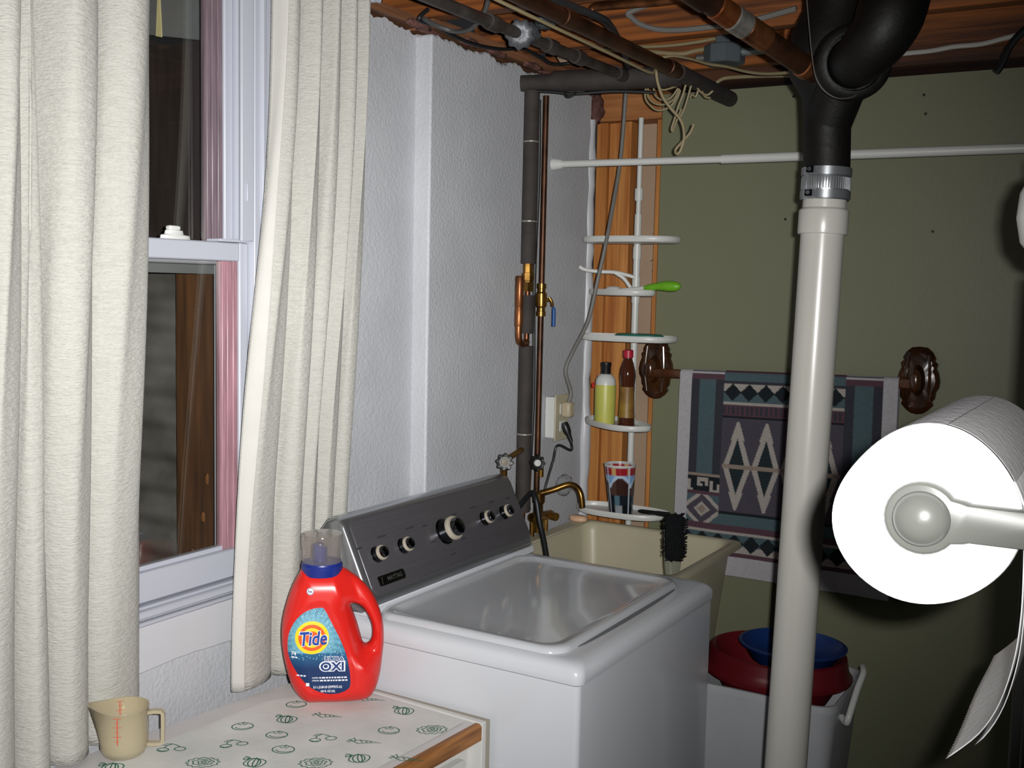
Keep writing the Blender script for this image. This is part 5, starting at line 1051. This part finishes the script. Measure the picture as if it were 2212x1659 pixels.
# ================================================================== bin with tub and basin
bn = thing('white_bin', 'tall white plastic bin with a rim handle behind the white pipe', 'bin', (0.76, 2.74, 0))
BX0, BX1, BY0, BY1, BZ = 0.56, 0.945, 2.58, 2.92, 0.600
def bl_(i, r, z): return [(x, y, z) for x, y in rrect(BX0+i, BX1-i, BY0+i, BY1-i, r, 6)]
q = MB(); q.loft([bl_(.05, .03, 0.0), bl_(.048, .04, .004), bl_(.006, .05, BZ-.02), bl_(0, .05, BZ-.018), bl_(0, .05, BZ), bl_(.008, .046, BZ), bl_(.012, .046, BZ-.01), bl_(.052, .03, .02), bl_(.15, .02, .018)]); obj('body', q, BINW, bn, smooth=45)
q = MB(); q.tube(catmull([(BX1-.004, BY0+.10, BZ-.05), (BX1+.012, BY0+.08, BZ-.055), (BX1+.020, BY0+.07, BZ-.035), (BX1+.026, BY0+.12, BZ+.02), (BX1+.030, BY0+.16, BZ+.05), (BX1+.022, BY0+.19, BZ+.055)], 6), .0085, n=10); obj('handle', q, WHITEP, bn)
rt = thing('red_tub', 'dark red oval tub sitting in the top of the white bin', 'tub', (0.752, 2.75, BZ))
def el(rx, ry, z, cx=.752, cy=2.75): return [(cx+rx*math.cos(a), cy+ry*math.sin(a), z) for a in [2*PI*i/36 for i in range(36)]]
q = MB(); q.loft([el(.10, .09, .49), el(.165, .145, .603), el(.192, .168, .606), el(.194, .170, .614), el(.188, .164, .618), el(.182, .158, .640), el(.178, .154, .664), el(.170, .146, .668), el(.160, .138, .662), el(.146, .124, .63), el(.08, .07, .52)]); obj('shell', q, DKRED, rt, smooth=50)
ba = thing('blue_basin', 'round blue plastic basin resting on the dark red tub', 'basin', (0.79, 2.745, .632))
q = MB(); q.loft([el(.07, .065, 0.628, .792, 2.745), el(.105, .098, 0.650, .792, 2.745), el(.128, .118, 0.684, .792, 2.745), el(.138, .126, 0.688, .792, 2.745), el(.139, .127, 0.692, .792, 2.745), el(.130, .119, 0.694, .792, 2.745), el(.122, .112, 0.684, .792, 2.745), el(.10, .092, 0.662, .792, 2.745), el(.05, .05, 0.652, .792, 2.745)]); obj('shell', q, NAVYP, ba, smooth=60)

# ================================================================== paper towel roll on its holder, tall cabinet at the right edge
CX, CABX = 1.412, 1.508
RC0 = Vector((1.4125, 0.832, 1.438)); RL_ = 0.272; Rr = 0.0665
pr = thing('paper_towel_roll', 'white paper towel roll with a hanging sheet on a wall holder', 'paper towel roll', tuple(RC0))
def roll_r(a):
    # slightly squashed roll with flatter sides
    return Rr*(1+.035*math.cos(2*(a-.9))+.020*math.cos(3*(a+.55))+.012*math.cos(4*a))
NR = 72; ring_ = lambda k, y: [(RC0.x+roll_r(2*PI*i/NR)*k*math.cos(2*PI*i/NR), y, RC0.z+roll_r(2*PI*i/NR)*k*math.sin(2*PI*i/NR)) for i in range(NR)]
q = MB(); q.loft([ring_(.30, RC0.y), ring_(.96, RC0.y), ring_(.99, RC0.y+.001), ring_(1.0, RC0.y+.004)], cap=False); ro_ = obj('roll', q, PAPER, pr, smooth=40)
q = MB(); q.loft([ring_(1.0, RC0.y+.004), ring_(1.0, RC0.y+RL_*.5), ring_(1.0, RC0.y+RL_), ring_(.3, RC0.y+RL_)], cap=False); obj('outer_wrap', q, PAPERSHADE, pr, smooth=40)
q = MB(); q.lathe([(.0195, 0), (.0205, 0), (.0205, RL_+.002), (.0195, RL_+.002)], n=24, M=axis_matrix((RC0.x, RC0.y-.001, RC0.z), (0, 1, 0)), closed=True); obj('cardboard_core', q, mat('brown_cardboard', '#8a6a48', .9, var=.1), pr)
# loose sheet: leaves the roll at its right-hand side, hangs and curls back towards the camera's left
a0 = math.radians(30); path = [(RC0.x+(roll_r(a)+.0012)*math.cos(a), RC0.z+(roll_r(a)+.0012)*math.sin(a)) for a in [math.radians(80-8*i) for i in range(10)]]
for (x, z) in ((1.4815, 1.400), (1.4815, 1.372), (1.4790, 1.342), (1.4715, 1.309), (1.4590, 1.283), (1.4385, 1.2595)): path.append((x, z))
pc = [(p.x, p.y) for p in catmull([(x, z, 0) for x, z in path], 4)]
for off, cut in ((0.0, 0), (.0035, 3)):
    P_ = pc[:len(pc)-cut] if cut else pc; K_ = len(P_); vs = []; ny = 90
    for j in range(ny+1):
        y = RC0.y+.001+(RL_-.002)*j/ny
        for i, (x, z) in enumerate(P_):
            g_ = max(0, (i-K_*.45)/(K_*.55)); e_ = .0014*(-1)**j if i == K_-1 else 0
            vs.append((x+off*g_+.0006*math.sin(j*.09)*g_-e_*.7, y, z-off*.6*g_-e_*.7))
    q = MB(); q.add(vs, [(j*K_+i, j*K_+i+1, (j+1)*K_+i+1, (j+1)*K_+i) for j in range(ny) for i in range(K_-1)]); o = obj('loose_sheet', q, PAPER, pr, smooth=180); o.modifiers.new('solid', 'SOLIDIFY').thickness = .0006
hd = thing('paper_towel_holder', 'off white plastic arm holder gripping the paper towel roll', 'holder', (CABX-.004, RC0.y, RC0.z))
def arm(y, s):
    # keyhole outline: disc round the core running into a straight arm towards the cabinet side
    pts = []
    for i in range(25):
        a = math.radians(38+284*i/24); pts.append((RC0.x+.0268*math.cos(a), RC0.z+.0268*math.sin(a)))
    pts += [(RC0.x+.029, RC0.z-.0155), (RC0.x+.034, RC0.z-.0140), (CABX-.003, RC0.z-.0135), (CABX-.003, RC0.z+.0135), (RC0.x+.034, RC0.z+.0140), (RC0.x+.029, RC0.z+.0155)]
    def lp3(k, yy): return [(RC0.x+(x-RC0.x)*(k if x < CABX-.01 else 1), yy, RC0.z+(z-RC0.z)*k) for x, z in pts]
    q = MB(); q.loft([lp3(1.0, y), lp3(1.0, y-s*.005), lp3(.96, y-s*.0075), lp3(.90, y-s*.0082)]); o = obj('arm', q, HOLDER, hd, smooth=45)
    q = MB(); q.lathe([(.0205, .0), (.0198, .0035), (.0165, .0085), (.0105, .0125), (.004, .0142), (0, .0144)], n=36, M=axis_matrix((RC0.x, y-s*.0080, RC0.z), (0, -s, 0))); obj('arm_boss', q, HOLDER, o, smooth=70)
arm(RC0.y-.0015, 1); arm(RC0.y+RL_+.0015, -1)
q = MB(); q.box((CABX-.010, RC0.y-.012, RC0.z-.018), (CABX-.0005, RC0.y+RL_+.012, RC0.z+.018)); obj('mount_plate', q, HOLDER, hd, bevel=.003)
# post carrying the holder, and a black cabinet with a jar on it, both just at the right edge
ps = thing('support_post', 'dark wooden post at the right edge carrying the paper towel holder', 'post', (1.555, .95, 0))
q = MB(); q.box((CABX, 0.815, 0.0), (1.60, 1.115, 2.22)); obj('post_board', q, mat('dark_brown_board', '#3b2a20', .6, var=.2, stretch=(4, 4, .4)), ps, bevel=.004)
q = MB(); q.box((CABX-.004, 0.811, 0.0), (1.604, 1.119, .09)); obj('post_base', q, mat('dark_brown_board', '#3b2a20'), ps, bevel=.003)
BK = mat('matte_black_board', '#121110', .7, var=.2)
tc2 = thing('tall_cabinet', 'tall matte black cabinet at the right edge under the white jar', 'cabinet', (1.7, 1.45, 0))
KX = 1.446
q = MB(); q.box((KX, 1.22, 0.02), (1.98, 1.68, 1.632)); obj('carcass', q, BK, tc2, bevel=.003)
for k in range(2):
    q = MB(); q.box((KX+.012+.258*k, 1.203, .06), (KX+.262+.258*k, 1.2195, 1.60)); o = obj('door', q, BK, tc2, bevel=.003)
    q = MB(); xx = KX+(.23 if k == 0 else .30); q.tube([(xx, 1.202, .85), (xx, 1.188, .86), (xx, 1.188, .96), (xx, 1.202, .97)], .005, n=8); obj('handle', q, BRASS, o)
jr = thing('white_jar', 'white rounded plastic jar standing on the black cabinet at the right edge', 'jar', (1.483, 1.29, 1.632)); TJ = Matrix.Translation((1.483, 1.29, 1.6325))
q = MB(); q.lathe([(0, 0), (.030, 0), (.050, .008), (.064, .026), (.069, .052), (.067, .078), (.058, .098), (.042, .106)], n=44, M=TJ); obj('body', q, WHITEP, jr, smooth=70)
q = MB(); q.lathe([(.042, .105), (.046, .106), (.046, .120), (.042, .124), (0, .125)], n=40, M=TJ); obj('lid', q, WHITEP, jr, smooth=50)
